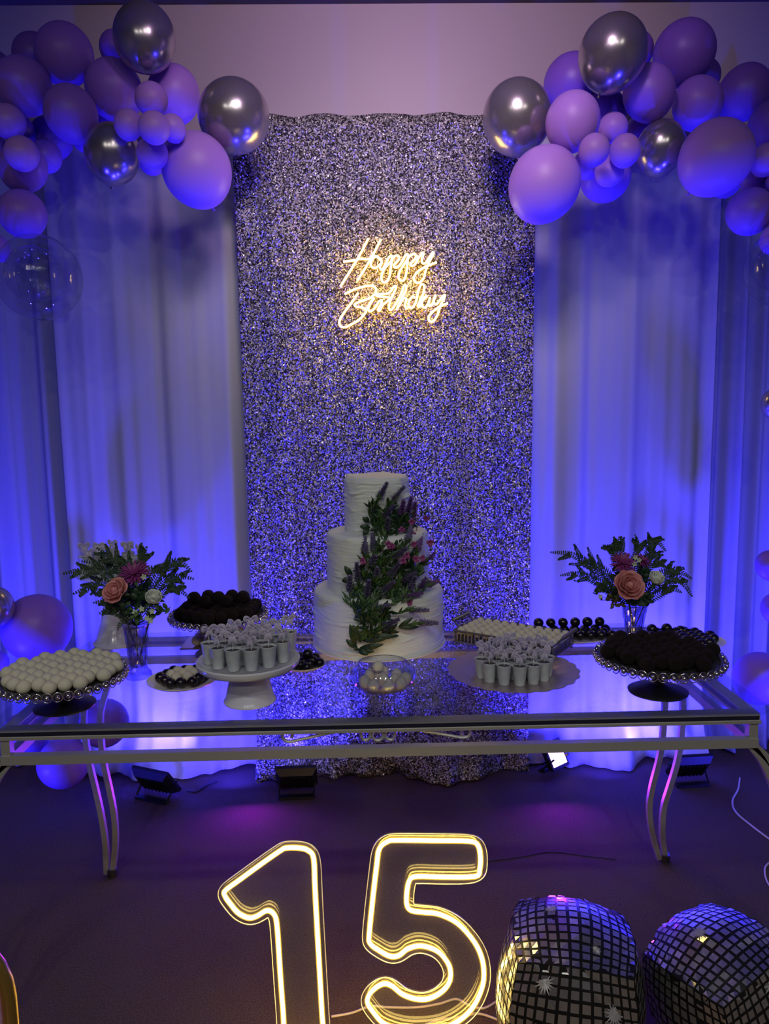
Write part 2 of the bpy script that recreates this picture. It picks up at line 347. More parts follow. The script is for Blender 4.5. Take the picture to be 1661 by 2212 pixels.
BL = [ # px, py, rx, ry, kind, y, label
 (75,120,46,46,'lilac3',2.80,'dark violet balloon behind the top left of left garland'),
 (-14,150,40,40,'lilac3',2.80,'violet balloon cut by left frame edge at top of left garland'),
 (250,106,34,44,'lilac3',2.84,'violet balloon peeking out left of topmost chrome balloon in left garland'),
 (225,272,40,42,'lilac3',2.86,'shaded violet balloon deep between two lilac ones, left garland'),
 (110,298,46,44,'lilac3',2.84,'blue-lit balloon tucked under the left garland above the dark curtain'),
 (98,338,34,34,'lilac',2.86,'small blue-lit balloon at underside of left garland'),
 (185,300,28,30,'lilac',2.86,'small balloon hidden beside the lower chrome balloon, left garland'),
 (139,117,61,65,'lilac',2.76,'large lilac balloon highest in left part of left garland',20),
 (50,186,58,62,'lilac',2.72,'large lilac balloon with blue underside near left frame edge'),
 (375,204,56,66,'lilac2',2.76,'large mauve balloon beside rightmost chrome balloon, left garland',10),
 (246,193,60,66,'lilac',2.70,'large lilac balloon under topmost chrome balloon, left garland',-12),
 (153,245,56,63,'lilac',2.68,'large lilac balloon with bright blue lower half, left garland',-15),
 (312,82,66,84,'chrome',2.64,'topmost grey chrome balloon of left garland',180),
 (505,251,75,78,'chrome',2.66,'grey chrome balloon at right end of left garland'),
 (243,332,59,70,'chrome',2.62,'lowest grey chrome balloon of left garland',12),
 (328,350,28,27,'lilac',2.70,'blue-lit balloon sliver under the five small lilac balloons, left garland'),
 (425,367,74,83,'lilac2',2.60,'largest pink-lilac balloon at lower right of left garland',-20),
 (45,275,26,26,'lilac3',2.74,'small violet balloon behind two small ones near left edge'),
 (50,362,50,55,'lilac',2.66,'lilac balloon under a small one near left frame edge',40),
 (48,462,51,50,'lilac',2.60,'blue-violet balloon above the clear bubble balloon, left'),
 (-12,315,24,26,'lilac',2.66,'lilac balloon sliver at left frame edge, upper one'),
 (-15,437,23,33,'lilac',2.66,'lilac balloon sliver at left frame edge, middle one'),
 (-8,535,27,34,'lilac',2.60,'violet balloon sliver at left frame edge beside clear bubble'),
 (18,263,35,37,'lilac2',2.62,'small pale lilac balloon at left edge, upper of a pair'),
 (47,332,36,36,'lilac2',2.56,'small pale lilac balloon at left edge, lower of a pair'),
 (327,214,35,35,'lilac2',2.58,'small lilac balloon at top of the five-balloon flower, left garland'),
 (277,269,30,35,'lilac2',2.58,'small lilac balloon at left of the five-balloon flower, left garland'),
 (373,277,27,33,'lilac2',2.60,'small lilac balloon at right of the five-balloon flower, left garland'),
 (329,331,34,33,'lilac2',2.58,'small lilac balloon at bottom of the five-balloon flower, left garland'),
 (333,276,33,35,'lilac2',2.52,'small lilac balloon in the centre of the five-balloon flower, tip forward'),
 # right garland
 (1236,180,60,62,'lilac3',2.82,'violet balloon behind topmost chrome balloon, right garland'),
 (1370,112,40,46,'lilac3',2.86,'violet balloon sliver right of topmost chrome balloon, right garland'),
 (1518,165,37,37,'lilac3',2.84,'dark violet balloon behind two large ones, right garland'),
 (1308,242,46,44,'lilac3',2.84,'shaded violet balloon below topmost chrome balloon, right garland'),
 (1388,292,42,42,'lilac3',2.88,'deep violet balloon behind the dark chrome balloon, right garland'),
 (1672,190,40,42,'lilac3',2.82,'violet balloon at right frame edge, uppermost'),
 (1478,114,65,67,'lilac3',2.78,'large violet balloon at top of right garland',15),
 (1607,200,54,66,'lilac3',2.76,'large violet balloon near right frame edge, right garland',25),
 (1668,270,50,55,'lilac3',2.76,'violet balloon cut by right frame edge, right garland'),
 (1402,200,55,63,'lilac',2.72,'lilac balloon right of topmost chrome balloon, right garland',-20),
 (1507,223,53,57,'lilac',2.70,'lilac balloon with bright blue underside, right garland',-15),
 (1565,385,42,38,'lilac',2.82,'blue-lit balloon sliver beneath the largest lilac balloon, right garland'),
 (1324,115,73,84,'chrome',2.62,'topmost dark chrome balloon of right garland',15),
 (1117,253,74,82,'chrome',2.64,'grey chrome balloon at left end of right garland',-8),
 (1237,262,58,66,'lilac2',2.62,'pink-lilac balloon between the two chrome balloons, right garland',10),
 (1427,320,52,67,'chrome',2.68,'small dark chrome balloon in middle of right garland',12),
 (1307,380,54,55,'lilac',2.76,'bright blue-lit balloon under the small cluster, right garland'),
 (1268,356,31,31,'lilac',2.70,'small blue-lit balloon behind the small pale ones, right garland'),
 (1176,398,76,86,'lilac2',2.60,'largest pink-lilac balloon at lower left of right garland',25),
 (1547,340,77,83,'lilac2',2.62,'largest lilac balloon in right part of right garland',35),
 (1630,385,31,31,'lilac',2.64,'small vivid blue-lit balloon near right frame edge'),
 (1655,345,33,36,'lilac2',2.60,'small lilac balloon at right frame edge above a blue-lit one'),
 (1682,395,27,28,'lilac',2.60,'small lilac balloon sliver at right frame edge'),
 (1620,457,50,49,'lilac',2.62,'blue-violet balloon lowest in right garland above clear bubble'),
 (1673,515,29,38,'lilac2',2.58,'violet balloon sliver beside the right clear bubble'),
 (1316,371,31,31,'lilac2',2.60,'small pink-lilac balloon lowest of small cluster, right garland'),
 (1324,276,31,32,'lilac2',2.64,'small dusky lilac balloon top of small cluster, right garland'),
 (1283,324,33,36,'lilac2',2.56,'small pale lilac balloon left in small cluster, right garland'),
 (1350,325,33,36,'lilac2',2.56,'small pale lilac balloon right in small cluster, right garland'),
 # lower balloons
 (80,1356,73,72,'lilac',2.62,'large lilac balloon left behind the cream sweets stand'),
 (-12,1310,40,58,'chrome',2.60,'grey chrome balloon cut by left frame edge'),
 (-8,1432,26,30,'lilac',2.66,'lilac balloon sliver low at left frame edge'),
 (137,1648,54,54,'lilac',2.55,'round lilac balloon low left behind the table leg'),
 (55,1590,56,50,'lilac3',2.62,'dark violet balloon seen under the left end of table'),
 (225,1562,52,52,'lilac',2.66,'blue-lit balloon under the table glass at left'),
 (1664,1222,31,43,'lilac',2.62,'blue-lit balloon sliver at right edge, upper of two'),
 (1678,1315,33,42,'lilac',2.62,'blue-lit balloon sliver at right edge, lower of two'),
 (1640,1465,55,62,'lilac',2.62,'big blue-lit balloon behind the right end of table'),
 (1674,872,29,42,'chrome',2.60,'chrome balloon sliver at right frame edge beside curtain'),
]
for b in BL: balloon(*b[:7], ang=b[7] if len(b) > 7 else None)
def bubble(px, py, r, y, label):
    c = PY(px, py, y); s = mpp(c)*r
    t = thing('bubble_balloon', label, 'balloon', c)
    MB().ball(s, 40, 24).obj('outer_film', 'clearb', t, 'all')
    MB().ball(s*.66, 36, 20, T=Matrix.Translation((-s*.12, 0, s*.08))).obj('inner_film', 'clearb', t, 'all')
    MB().lathe([(s*.02, -s*1.06), (s*.06, -s*.99), (s*.12, -s*.985)], 12).obj('neck', 'clearb', t)
    rnd = random.Random(int(px)); mb = MB()
    for _ in range(46):
        d = Vector((rnd.gauss(-.5,.5), rnd.gauss(-.4,.5), rnd.gauss(-.1,.6))).normalized()*s*.655 + Vector((-s*.12,0,s*.08))
        mb.ball(.0021, 6, 4, T=Matrix.Translation(d))
    mb.obj('silver_speckles', 'bright', t)['kind'] = 'stuff'
bubble(84, 600, 90, 2.55, 'clear bubble balloon with silver specks at left edge')
bubble(1697, 578, 84, 2.55, 'clear bubble balloon half cut by the right edge')

# ------------------------------------------------------------------ neon sign
sg = thing('neon_sign', 'yellow neon script sign reading Happy Birthday on glitter backdrop', 'sign', PY(850, 610, 2.88))
def rel(o, p): o.matrix_parent_inverse = Matrix.Translation(-Vector(p.location)); return o
H = [[(530,195),(400,440),(195,770)], [(680,205),(540,470),(398,700)],
 [(230,472),(370,455),(430,438),(540,440),(600,402),(655,425),(690,478),(640,530),(600,548),(562,520),(570,460),(615,410),(665,440),(690,480),(668,535),(688,570),(722,530),(770,430),(805,400),(815,440),(800,520),(785,640),(745,715),(700,710),(685,650),(720,560),(790,480),(835,415),(880,400),(900,435),(860,485),(835,515),(850,542),(890,530),(935,470),(970,400),(1000,385),(1000,450),(985,600),(960,685),(920,700),(890,660),(910,580),(980,470),(1030,400),(1080,380),(1100,420),(1060,470),(1030,500),(1045,522),(1085,505),(1130,430),(1170,370),(1190,375),(1170,440),(1175,485),(1210,490),(1260,420),(1300,360),(1305,385),(1260,470),(1215,580),(1190,670),(1140,722),(1090,715),(1075,660),(1120,590),(1220,530),(1345,480)]]
B = [[(245,860),(400,790),(540,760),(605,775),(622,830),(560,900),(430,950),(370,980),(380,1008),(450,1020),(502,1045),(485,1095),(420,1165),(330,1220),(250,1255),(195,1240),(185,1180),(240,1080),(330,960),(410,845)],
 [(515,1030),(560,950),(600,905),(548,985),(530,1045),(560,1065),(615,1015),(655,950),(690,935),(678,985),(645,1045),(665,1058),(700,990),(750,950),(785,905),(640,885),(640,860),(770,850),(830,775),(860,765),(855,800),(800,920),(775,1010),(790,1048),(830,1020),(920,860),(955,760),(985,770),(960,850),(900,970),(868,1045),(900,990),(950,910),(982,920),(968,990),(985,1030),(1020,1005)],
 [(1085,905),(1060,890),(1020,935),(1008,985),(1025,1020),(1060,1018),(1100,950),(1120,850),(1155,752),(1195,755),(1190,840),(1145,950),(1120,1000),(1140,1010),(1180,935),(1230,885),(1200,900),(1170,960),(1180,1012),(1215,1018),(1250,960),(1268,900),(1250,970),(1262,1003),(1292,985),(1318,920),(1335,868),(1312,930),(1322,975),(1352,975),(1400,910),(1440,870),(1440,900),(1390,1000),(1360,1100),(1310,1180),(1265,1185),(1250,1140),(1290,1080),(1380,1010),(1480,970)]]
def neon_word2(strokes, name, parent, y):
    core = MB(); side = MB(); glow = MB(); o = Vector(parent.location)
    for st in strokes:
        P = smooth([(a, b, 0) for a, b in st], sub=4)
        W = [PY(700+p.x/5.537, 480+p.y/5.537, y) - o for p in P]
        core.tube(W, .0035, 8); side.tube([q + Vector((0, .005, 0)) for q in W], .0055, 8); glow.tube([q + Vector((0, .0105, 0)) for q in W], .0024, 6)
    a = core.obj(name, 'neon', parent, 'all'); glow.obj('rear_led_strip', 'led', a, 'all'); side.obj('amber_sleeve', 'neon_side', a, 'all')  # hidden glow tube added behind the strokes to light the backdrop
neon_word2(H, 'happy_lettering', sg, 2.885); neon_word2(B, 'birthday_lettering', sg, 2.885)
for x in (-.18, .18):
    for z in (-.13, .13): MB().tube([(x, .0, z), (x, .03, z)], .003, 8).obj('standoff', 'bright', sg)

# ------------------------------------------------------------------ table
TX0, TX1, TY0, TY1 = -.815, .855, 1.610, 2.300; TZ = .78
tb = thing('glass_table', 'long silver metal table with clear glass top and curved legs', 'table', (.02, 1.95, 0))
def tl(mb, name, m, smooth=True, parent=None):
    o = mb.obj(name, m, parent or tb, smooth)
    if not parent: o.matrix_parent_inverse = Matrix.Translation((-.02, -1.95, 0))
    return o
pts = []; cr = .10
for cx, cy, a0 in ((TX1+.03-cr, TY0-.006+.03, -90), (TX1+.03-cr, TY1+.02-cr, 0), (TX0-.03+cr, TY1+.02-cr, 90), (TX0-.03+cr, TY0-.006+.03, 180)):
    q = .03 if cy < 1.9 else cr
    cxx = (TX1+.03-q) if cx > 0 else (TX0-.03+q)
    for k in range(9): a = R(a0 + k*90/8); pts.append((cxx+q*math.cos(a), cy+q*math.sin(a)))
n = len(pts); g = MB().add([(x,y,TZ-.008) for x,y in pts]+[(x,y,TZ) for x,y in pts],
   [tuple(range(n-1,-1,-1)), tuple(range(n,2*n))] + [(i,(i+1)%n,n+(i+1)%n,n+i) for i in range(n)])
bpy.context.view_layer.update()
tl(g, 'glass_top', 'table_glass', False)
def rail_frame(z0, z1, wd, lip):
    for (a, b, c, d) in ((TX0, TX1, TY0, TY0+wd), (TX0, TX1, TY1-wd, TY1), (TX0, TX0+wd, TY0+wd, TY1-wd), (TX1-wd, TX1, TY0+wd, TY1-wd)):
        mb = MB().box(a, b, c, d, z0, z1)
        if lip: mb.box(a-(.002), b+.002, c-.003, d+.003, z0-.006, z0)
        ra_ = tl(mb, 'upper_rail' if lip else 'lower_rail', 'metal', False)
        if lip:
            q_ = MB().box(a+.002 if a < 0 < b else a-.0008, b-.002 if a < 0 < b else b+.0008, c-.0008 if a < 0 < b else c, d+.0008 if a < 0 < b else d, z0+.002, z1-.005).obj('dark_inlay', 'inlay', ra_, False)  # plain dark navy strip along the rail's outer face
rail_frame(.756, .772, .030, True); rail_frame(.692, .713, .020, False)
for x in (TX0+.012, TX1-.012):
    for y in (TY0+.012, TY1-.012): tl(MB().box(x-.010, x+.010, y-.010, y+.010, .713, .750), 'corner_post', 'metal', False)
# legs: two curved flat bars meeting at the foot, outward profile measured on the rear pair
def legpts(rows, y): return [PY(a, b, y) for a, b in rows]
RA = [(1428,1415),(1434,1470),(1436,1520),(1430,1600),(1422,1645),(1408,1700),(1402,1745),(1408,1800),(1424,1856)]
RBk = [(1440,1415),(1468,1465),(1475,1520),(1470,1600),(1461,1650),(1446,1700),(1433,1745),(1430,1800),(1436,1856)]
LA = [(222,1430),(196,1480),(182,1540),(186,1600),(194,1650),(207,1705),(219,1760),(228,1820),(231,1884)]
LB = [(242,1430),(236,1470),(218,1540),(219,1600),(225,1650),(237,1705),(247,1760),(250,1820),(243,1884)]
def leg(Pa, Pb, yback):
    for P in (Pa, Pb):
        P[-1].z = .009; P[0].z = min(P[0].z, .70)
        mb = MB().tube(smooth(P, sub=4), .0115, 4, up=(0,1,0)); 
        o = tl(mb, 'leg_bar', 'metal')
    mb = MB().tube([P[-1]+Vector((0,0,-.007)), P[-1]+Vector((0,0,.016))], .016, 10); tl(mb, 'foot_pad', 'dkmetal')
leg(legpts(RA, 2.285), legpts(RBk, 2.285), 1); leg(legpts(LA, 2.285), legpts(LB, 2.285), 1)
for sx, x in ((1, TX1-.012), (-1, TX0+.012)):
    for dx in (0, .035):
        P = [(x-sx*dx*.2, TY0+.015, .70), (x+sx*.055-sx*dx*.5, TY0+.015, .64), (x+sx*.125-sx*dx, TY0+.015, .50), (x+sx*.150-sx*dx, TY0+.015, .36), (x+sx*.13-sx*dx*.6, TY0+.015, .20), (x+sx*.12-sx*dx*.2, TY0+.015, .009)]
        tl(MB().tube(smooth(P, sub=4), .0115, 4, up=(0,1,0)), 'leg_bar', 'metal')
    tl(MB().tube([(x+sx*.115, TY0+.015, .002), (x+sx*.115, TY0+.015, .02)], .016, 10), 'foot_pad', 'dkmetal')
# scroll ornament between the front rails (traced from the metalwork)
yo = TY0+.010
def sc_(P): return [PY(540+a/2.864, 1480+b/2.864, yo) for a, b in P]
for s in ([(258,325),(262,295),(240,280),(210,290),(200,315),(215,342),(250,350),(320,335),(450,305),(580,280),(680,270),(760,268)],
          [(1310,310),(1312,275),(1335,260),(1358,270),(1362,295),(1345,318),(1300,322),(1220,308),(1120,288),(1000,272),(900,266)],
          [(685,278),(688,310),(700,335),(722,338),(742,322),(745,298),(728,280),(700,280)],
          [(900,272),(896,305),(885,332),(862,336),(838,320),(836,296),(855,277),(885,277)]):
    tl(MB().tube(smooth(sc_(s), sub=4), .0038, 8), 'scroll', 'metal')
tl(MB().tube(smooth(sc_([(790+36*math.cos(k*TAU/10), 306+35*math.sin(k*TAU/10)) for k in range(10)]), True, 3), .0038, 8, closed=True), 'ring_ornament', 'metal')

# ------------------------------------------------------------------ cake
CK = Vector((.022, 2.185, TZ)); CK.x = PZ(820, 1408, TZ).x
ck = thing('tiered_cake', 'three-tier white textured cake at the middle of the glass table', 'cake', CK)
def tier(r, z0, z1, seed):
    prof = []; n = 96; rr = .016; hz = z1-z0
    prof.append((r*.985, 0)); ns = int(hz/.0028)
    for i in range(1, ns): prof.append((r, i*(hz-rr)/ns))
    for k in range(7): a = k*PI/12; prof.append((r-rr+rr*math.cos(a), hz-rr+rr*math.sin(a)))
    for k in (.8, .5, .2): prof.append((r*k, hz))
    prof.append((0, hz))
    vs = []; fs = []; L = len(prof)
    for i, (q, z) in enumerate(prof):
        for k in range(n):
            a = TAU*k/n; d = 0
            if q > .3*r:
                x, y = math.cos(a), math.sin(a)
                zz = z + .010*noise.noise((x*2.2, y*2.2, z*9+seed))
                st = noise.noise((x*2.1+seed, y*2.1, zz*150)); mask = max(0, .25+1.3*noise.noise((x*2.6, y*2.6+seed, zz*24)))
                d = .0062*max(0, st-.02)*mask*2.6 + .0014*noise.noise((x*5, y*5, z*40+seed))
            vs.append(((q+d)*math.cos(a), (q+d)*math.sin(a), z+z0+(d*.5 if q < r*.99 else 0)))
    for i in range(L-1):
        for k in range(n): fs.append((i*n+k, i*n+(k+1)%n, (i+1)*n+(k+1)%n, (i+1)*n+k))
    MB().add(vs, fs).obj('cake_tier', 'icing', ck, 'all')
tier(.187, 0, .166, 1.3); tier(.146, .164, .330, 4.1); tier(.0925, .328, .487, 7.7)
MB().lathe([(.194,0),(.194,.004),(0,.004)], 48, T=Matrix.Translation((0,0,-.000))).obj('cake_board', 'plate', ck)

# flower cascade over the cake: traced sprig positions turned on to the tiers
fc = thing('flower_cascade', 'cascade of artificial lavender, leaves and magenta flowers on the cake', 'flowers', (CK.x, CK.y-.19, TZ+.02))
def ckpt(u, v, off=.012):
    px, py = 660+u/5.03, 1000+v/5.03; y = 2.05
    for _ in range(5):
        p = PY(px, py, y); h = p.z-TZ
        for (ra, ha) in ((.187, .150),(.150,.185),(.146,.315),(.0925,.345),(.0925,.6)):
            if h < ha: rr = ra; break
        dx = p.x-CK.x; rr += off
        y = CK.y - math.sqrt(max(.0004, rr*rr-dx*dx)) if abs(dx) < rr else CK.y-.02
    return PY(px, py, y)
fo = Vector(fc.location); rnd = random.Random(9)
SPR = [((790,400),(885,220),0),((940,410),(1070,260),0),((830,600),(960,460),0),((1040,570),(1065,410),1),((1110,560),(1150,370),1),((1170,600),(1195,430),1),
 ((640,1000),(650,810),0),((740,980),(730,770),0),((930,1020),(1100,930),0),((1100,860),(1150,690),0),((1210,960),(1260,770),1),((570,1300),(555,1090),0),
 ((480,1400),(480,1230),0),((770,1240),(780,1140),0),((900,1240),(1020,1090),0),((1040,1280),(1200,1190),0),((800,1420),(960,1290),0),((660,1460),(690,1280),0),
 ((1230,1380),(1310,1250),1),((1280,1100),(1400,980),1),((1320,1330),(1440,1280),1),((1040,1470),(1270,1410),1),((770,1590),(910,1540),0),((1110,1600),(1330,1600),0),((1220,1740),(1430,1740),0),((820,1790),(1010,1700),0),
 ((1130,1380),(1190,1240),0),((700,1120),(760,1010),0),((870,740),(900,600),0)]
cen = Vector((560, 1990))
for (b, t, k) in SPR:
    vb, vt = Vector(b), Vector(t); dv = (vb-vt).normalized(); ln = (vt-vb).length
    toc = (cen-vb).normalized(); st = min(170, (cen-vb).length*.6)
    ve = vb + (dv*.55+toc*.45).normalized()*st
    lift = .034 if b[0] in (1110,1220) else .03+rnd.uniform(0,.012)
    P = [ckpt(ve.x, ve.y, .010)-fo, ckpt(vb.x, vb.y, .026)-fo, ckpt(vt.x, vt.y, lift+.008)-fo]
    sprig = MB().tube(smooth(P, sub=4), .0014, 5).obj('lavender_sprig', 'stem', fc)
    mb = MB(); A, Bt = P[1], P[2]; ax = (Bt-A).normalized(); e1 = ax.orthogonal().normalized(); e2 = ax.cross(e1)
    nr = max(7, int(ln/15))
    for i in range(nr):
        u = (i+.2)/nr; rad = .0150*(1-.58*u)*(1 if i % 2 else .82)
        for q in range(7):
            a = q*TAU/7+i*1.1+rnd.uniform(-.2,.2); d = e1*math.cos(a)+e2*math.sin(a)
            c = A + (Bt-A)*u; mb.blade(c+d*.001, c+d*rad+ax*.006, .0030, ax, .1, 2)
    mb.obj('blossoms', 'lav2' if k else 'lav', sprig, False)
    lf = MB()
    for q in range(9):
        u = rnd.uniform(0, .9); c = P[0]+(P[1]-P[0])*u; a = rnd.uniform(-1, 1)
        dr = ((P[1]-P[0]).normalized()+Vector((a*.8, -.25+rnd.uniform(-.2,.2), rnd.uniform(-.1,.3)))).normalized()
        lf.blade(c, c+dr*rnd.uniform(.022,.042), .0026, (0,-1,.2), .12, 4)
    lf.obj('leaves', 'leaf', sprig, False)
# free-standing blades filling the cascade
FILL = [(720,520,60),(900,540,120),(980,640,150),(760,640,110),(1060,700,120),(850,740,130),(960,820,140),(760,880,120),(820,1000,150),(960,960,140),(1100,1100,160),(760,1120,130),(640,1230,120),(880,1180,140),(1020,1180,140),(1160,1180,120),(720,1330,140),(900,1340,160),(1060,1330,140),(560,1430,110),(760,1500,160),(940,1460,130),(600,1560,120),(700,1640,150),(860,1640,140),(560,1640,80),(640,1740,120),(780,1760,130),(880,1850,90),(600,1880,100),(700,1880,110)]
for q, (u, v, s) in enumerate(FILL):
    mb = MB(); mk = 'dleaf' if q % 2 == 0 else 'leaf'
    for _ in range(19):
        a = u+rnd.uniform(-s, s)*.55; b = v+rnd.uniform(-s, s)*.6; an = R(rnd.gauss(-62, 42)); L = rnd.uniform(60, 125)
        p0 = ckpt(a, b, rnd.uniform(.004,.02)); p1 = ckpt(a+math.cos(an)*L, b+math.sin(an)*L, rnd.uniform(.018,.04))
        mb.blade(p0-fo, p1-fo, rnd.uniform(.0026,.0050), (0,-1,.1), rnd.uniform(-.1,.2), 4)
    mb.obj('leaf_tuft', mk, fc, False)
BIGL = [((700,700),(590,690)),((690,640),(620,590)),((680,700),(630,790)),((560,2010),(440,1920)),((545,1990),(480,1760)),((600,1950),(515,1760)),((590,2010),(845,1970)),((600,2020),(745,2050)),((570,2020),(680,2085)),((560,2000),(530,2035)),((500,1230),(425,1120)),((490,1260),(395,1285)),((660,1880),(990,1880)),((620,1930),(900,1900)),((1010,1790),(1235,1780)),((1010,1780),(1165,1680)),((780,660),(700,560)),((800,700),(960,600)),((1000,1180),(1290,1150)),((880,1400),(1010,1380)),((1100,1250),(1300,1180)),((860,660),(700,740))]
for a, b in BIGL:
    MB().blade(ckpt(*a,.014)-fo, ckpt(*b,.026)-fo, .0085 if a[0] < 900 else .006, (0,-1,.15), .12, 6).obj('large_leaf', 'dleaf', fc, False)
MAG = [(1050,720),(900,880),(620,1060),(1180,880),(1100,1000),(1200,1040),(1270,1030),(1350,860),(1310,600),(1130,1510),(1150,640),(930,900),(1060,1060),(1160,780)]
for (u, v) in MAG:
    mb = MB(); c = ckpt(u, v, .036)-fo
    for q in range(5):
        a = q*TAU/5+rnd.uniform(0,1); d = Vector((math.cos(a), -.5, math.sin(a)))
        mb.blade(c, c+d*rnd.uniform(.008,.013), .0055, (0,-1,0), .2, 3)
    mb.obj('magenta_flower', 'magenta', fc, False)
mb = MB(); P = [ckpt(1200,780,.02)-fo, ckpt(1225,620,.03)-fo, ckpt(1290,510,.03)-fo]; mb.tube(smooth(P), .001, 5)
for (u, v) in ((1250,500),(1285,480),(1325,490),(1260,550),(1320,530),(1300,545)): mb.ball(.0036, 8, 6, T=Matrix.Translation(ckpt(u,v,.03)-fo))
mb.obj('bud_twig', 'dleaf', fc)

# ------------------------------------------------------------------ sweets
def sphere_mesh(name, m, r, fn=None, n=16, k=11): return MB().ball(r, n, k, fn=fn).mesh(name, m, 'all')
rr_ = random.Random(77)
def rough(v): return 1 + .07*noise.noise(v*6) + .06*noise.noise(v*15)
ME = {'cream': sphere_mesh('coconut_ball', 'cream', 1, lambda v: (1+.02*noise.noise(v*3))*(1 if v.z > -.6 else .97)),
      'choc': sphere_mesh('chocolate_ball', 'choc', 1), 'truffle': sphere_mesh('sprinkle_truffle', 'truffle', 1, rough, 28, 20),
      'caramel': sphere_mesh('truffle', 'caramel', 1, lambda v: 1+.02*noise.noise(v*3))}
NM = {'cream': ('coconut_ball', 'cream coconut ball'), 'choc': ('chocolate_ball', 'glossy dark ball'),
      'truffle': ('sprinkle_truffle', 'dark sprinkled truffle'), 'caramel': ('pale_truffle', 'pale beige truffle')}
def sweets(pts, kind, r, where, group, tol=None):
    rk = rank(pts, tol or r*1.1)
    for i, p in enumerate(pts):
        k = kind if isinstance(kind, str) else kind[i]
        o = link(NM[k][0], ME[k]); s = r*rr_.uniform(.95, 1.05)
        o.matrix_world = Tr(Vector(p), (rr_.uniform(-.3,.3), rr_.uniform(-.3,.3), rr_.uniform(0,6)), (s, s, s*rr_.uniform(.93,1.0)))
        tag(o, place_words(rk[i], NM[k][1], where), 'sweet', group)
def disc_pts(c, rad, pitch, z, jit=.002, rz=0.2, sq=1.0):
    out = []; n = int(rad/pitch)+2
    for j in range(-n, n+1):
        for i in range(-n, n+1):
            x = (i + (j % 2)*.5)*pitch; y = j*pitch*.87
            if x*x+y*y <= rad*rad:
                X = x*math.cos(rz)-y*math.sin(rz); Y = x*math.sin(rz)+y*math.cos(rz)
                out.append((c[0]+X+rr_.uniform(-jit,jit), c[1]+Y*sq+rr_.uniform(-jit,jit), z))
    return out
# --- bead-rimmed stands
bead_me = MB().ball(1, 12, 8).mesh('bead', 'bright', 'all')
ringp = MB().tube([(math.cos(a*TAU/16), 0, math.sin(a*TAU/16)) for a in range(16)], .13, 6, closed=True, up=(0,1,0)).mesh('bead_ring', 'bright', 'all')
def beaded_stand(c, rad, zt, label, base_r=.068, nb=40):
    h = zt-TZ; t = thing('beaded_stand', label, 'cake stand', (c[0], c[1], TZ))
    MB().lathe([(base_r,0),(base_r+.001,.003),(base_r*.9,.007),(base_r*.45,.014),(.014,.020),(.012,.024)], 48).obj('base', 'dkmetal', t)
    mb = MB()
    for k in range(5): mb.tube([((.009)*math.cos(a*.5+k*TAU/5), .009*math.sin(a*.5+k*TAU/5), .020+(h-.028)*a/12) for a in range(13)], .0042, 6)
    mb.obj('twisted_stem', 'dkmetal', t)
    MB().lathe([(.02,h-.014),(rad*.95,h-.010),(rad,h-.004),(rad,h+.002),(rad-.006,h+.002),(rad-.010,h-.003),(0,h-.003)], 56).obj('plate', 'dkmetal', t)
    rb = (rad+.004)*math.sin(PI/nb)*.93
    for k in range(nb):
        a = TAU*(k+.5)/nb; p = Vector(((rad+.006)*math.cos(a), (rad+.006)*math.sin(a), h-.003))
        link('rim_ring', ringp, t, Matrix.Translation(p) @ Matrix.Rotation(a-PI/2, 4, 'Z') @ Matrix.Diagonal((rb, rb, rb*1.06, 1)))
        link('rim_bead', bead_me, t, Matrix.Translation(p) @ Matrix.Diagonal((rb*.58, rb*.58, rb*.58, 1)))
    return t
# left front stand
b = PZ(140, 1521, TZ+.004); s = mpp(b); pz = PY(137, 1458, b.y).z
beaded_stand(b, .136, pz, 'bead-rimmed dark stand full of cream coconut balls, front left', nb=42)
sweets(disc_pts(b, .121, .0328, pz-.003+.0158, .0022, .42), 'cream', .0162, 'on the front left bead-rimmed stand', 'coconut balls on the front left stand', .013)
# right front stand
b = PZ(1421, 1490, TZ+.004); pz = PY(1425, 1417, b.y).z
beaded_stand(b, .140, pz, 'bead-rimmed dark stand of sprinkled truffles, front right', nb=42)
sweets(disc_pts(b, .125, .0350, pz-.003+.017, .0035, .5), 'truffle', .0176, 'on the right bead-rimmed stand', 'truffles on the right bead-rimmed stand', .014)
# left rear stand
b = PY(472, 1326, 2.10); pz = b.z
beaded_stand(b, .128, pz, 'bead-rimmed stand heaped with dark truffles, left of cake behind cups', nb=40)
sweets(disc_pts(b, .108, .0350, pz-.003+.017, .003, .45), 'truffle', .0178, 'on the rear left bead-rimmed stand', 'truffles on the rear bead-rimmed stand', .014)
sweets([(b.x+x, b.y+y, pz+.044) for x, y in ((-.068,.01),(-.034,.035),(0,.01),(.034,.03),(.068,.012),(-.03,-.03),(.03,-.03))], 'truffle', .0178, 'heaped on top, rear left stand', 'top layer truffles on the rear stand', .014)

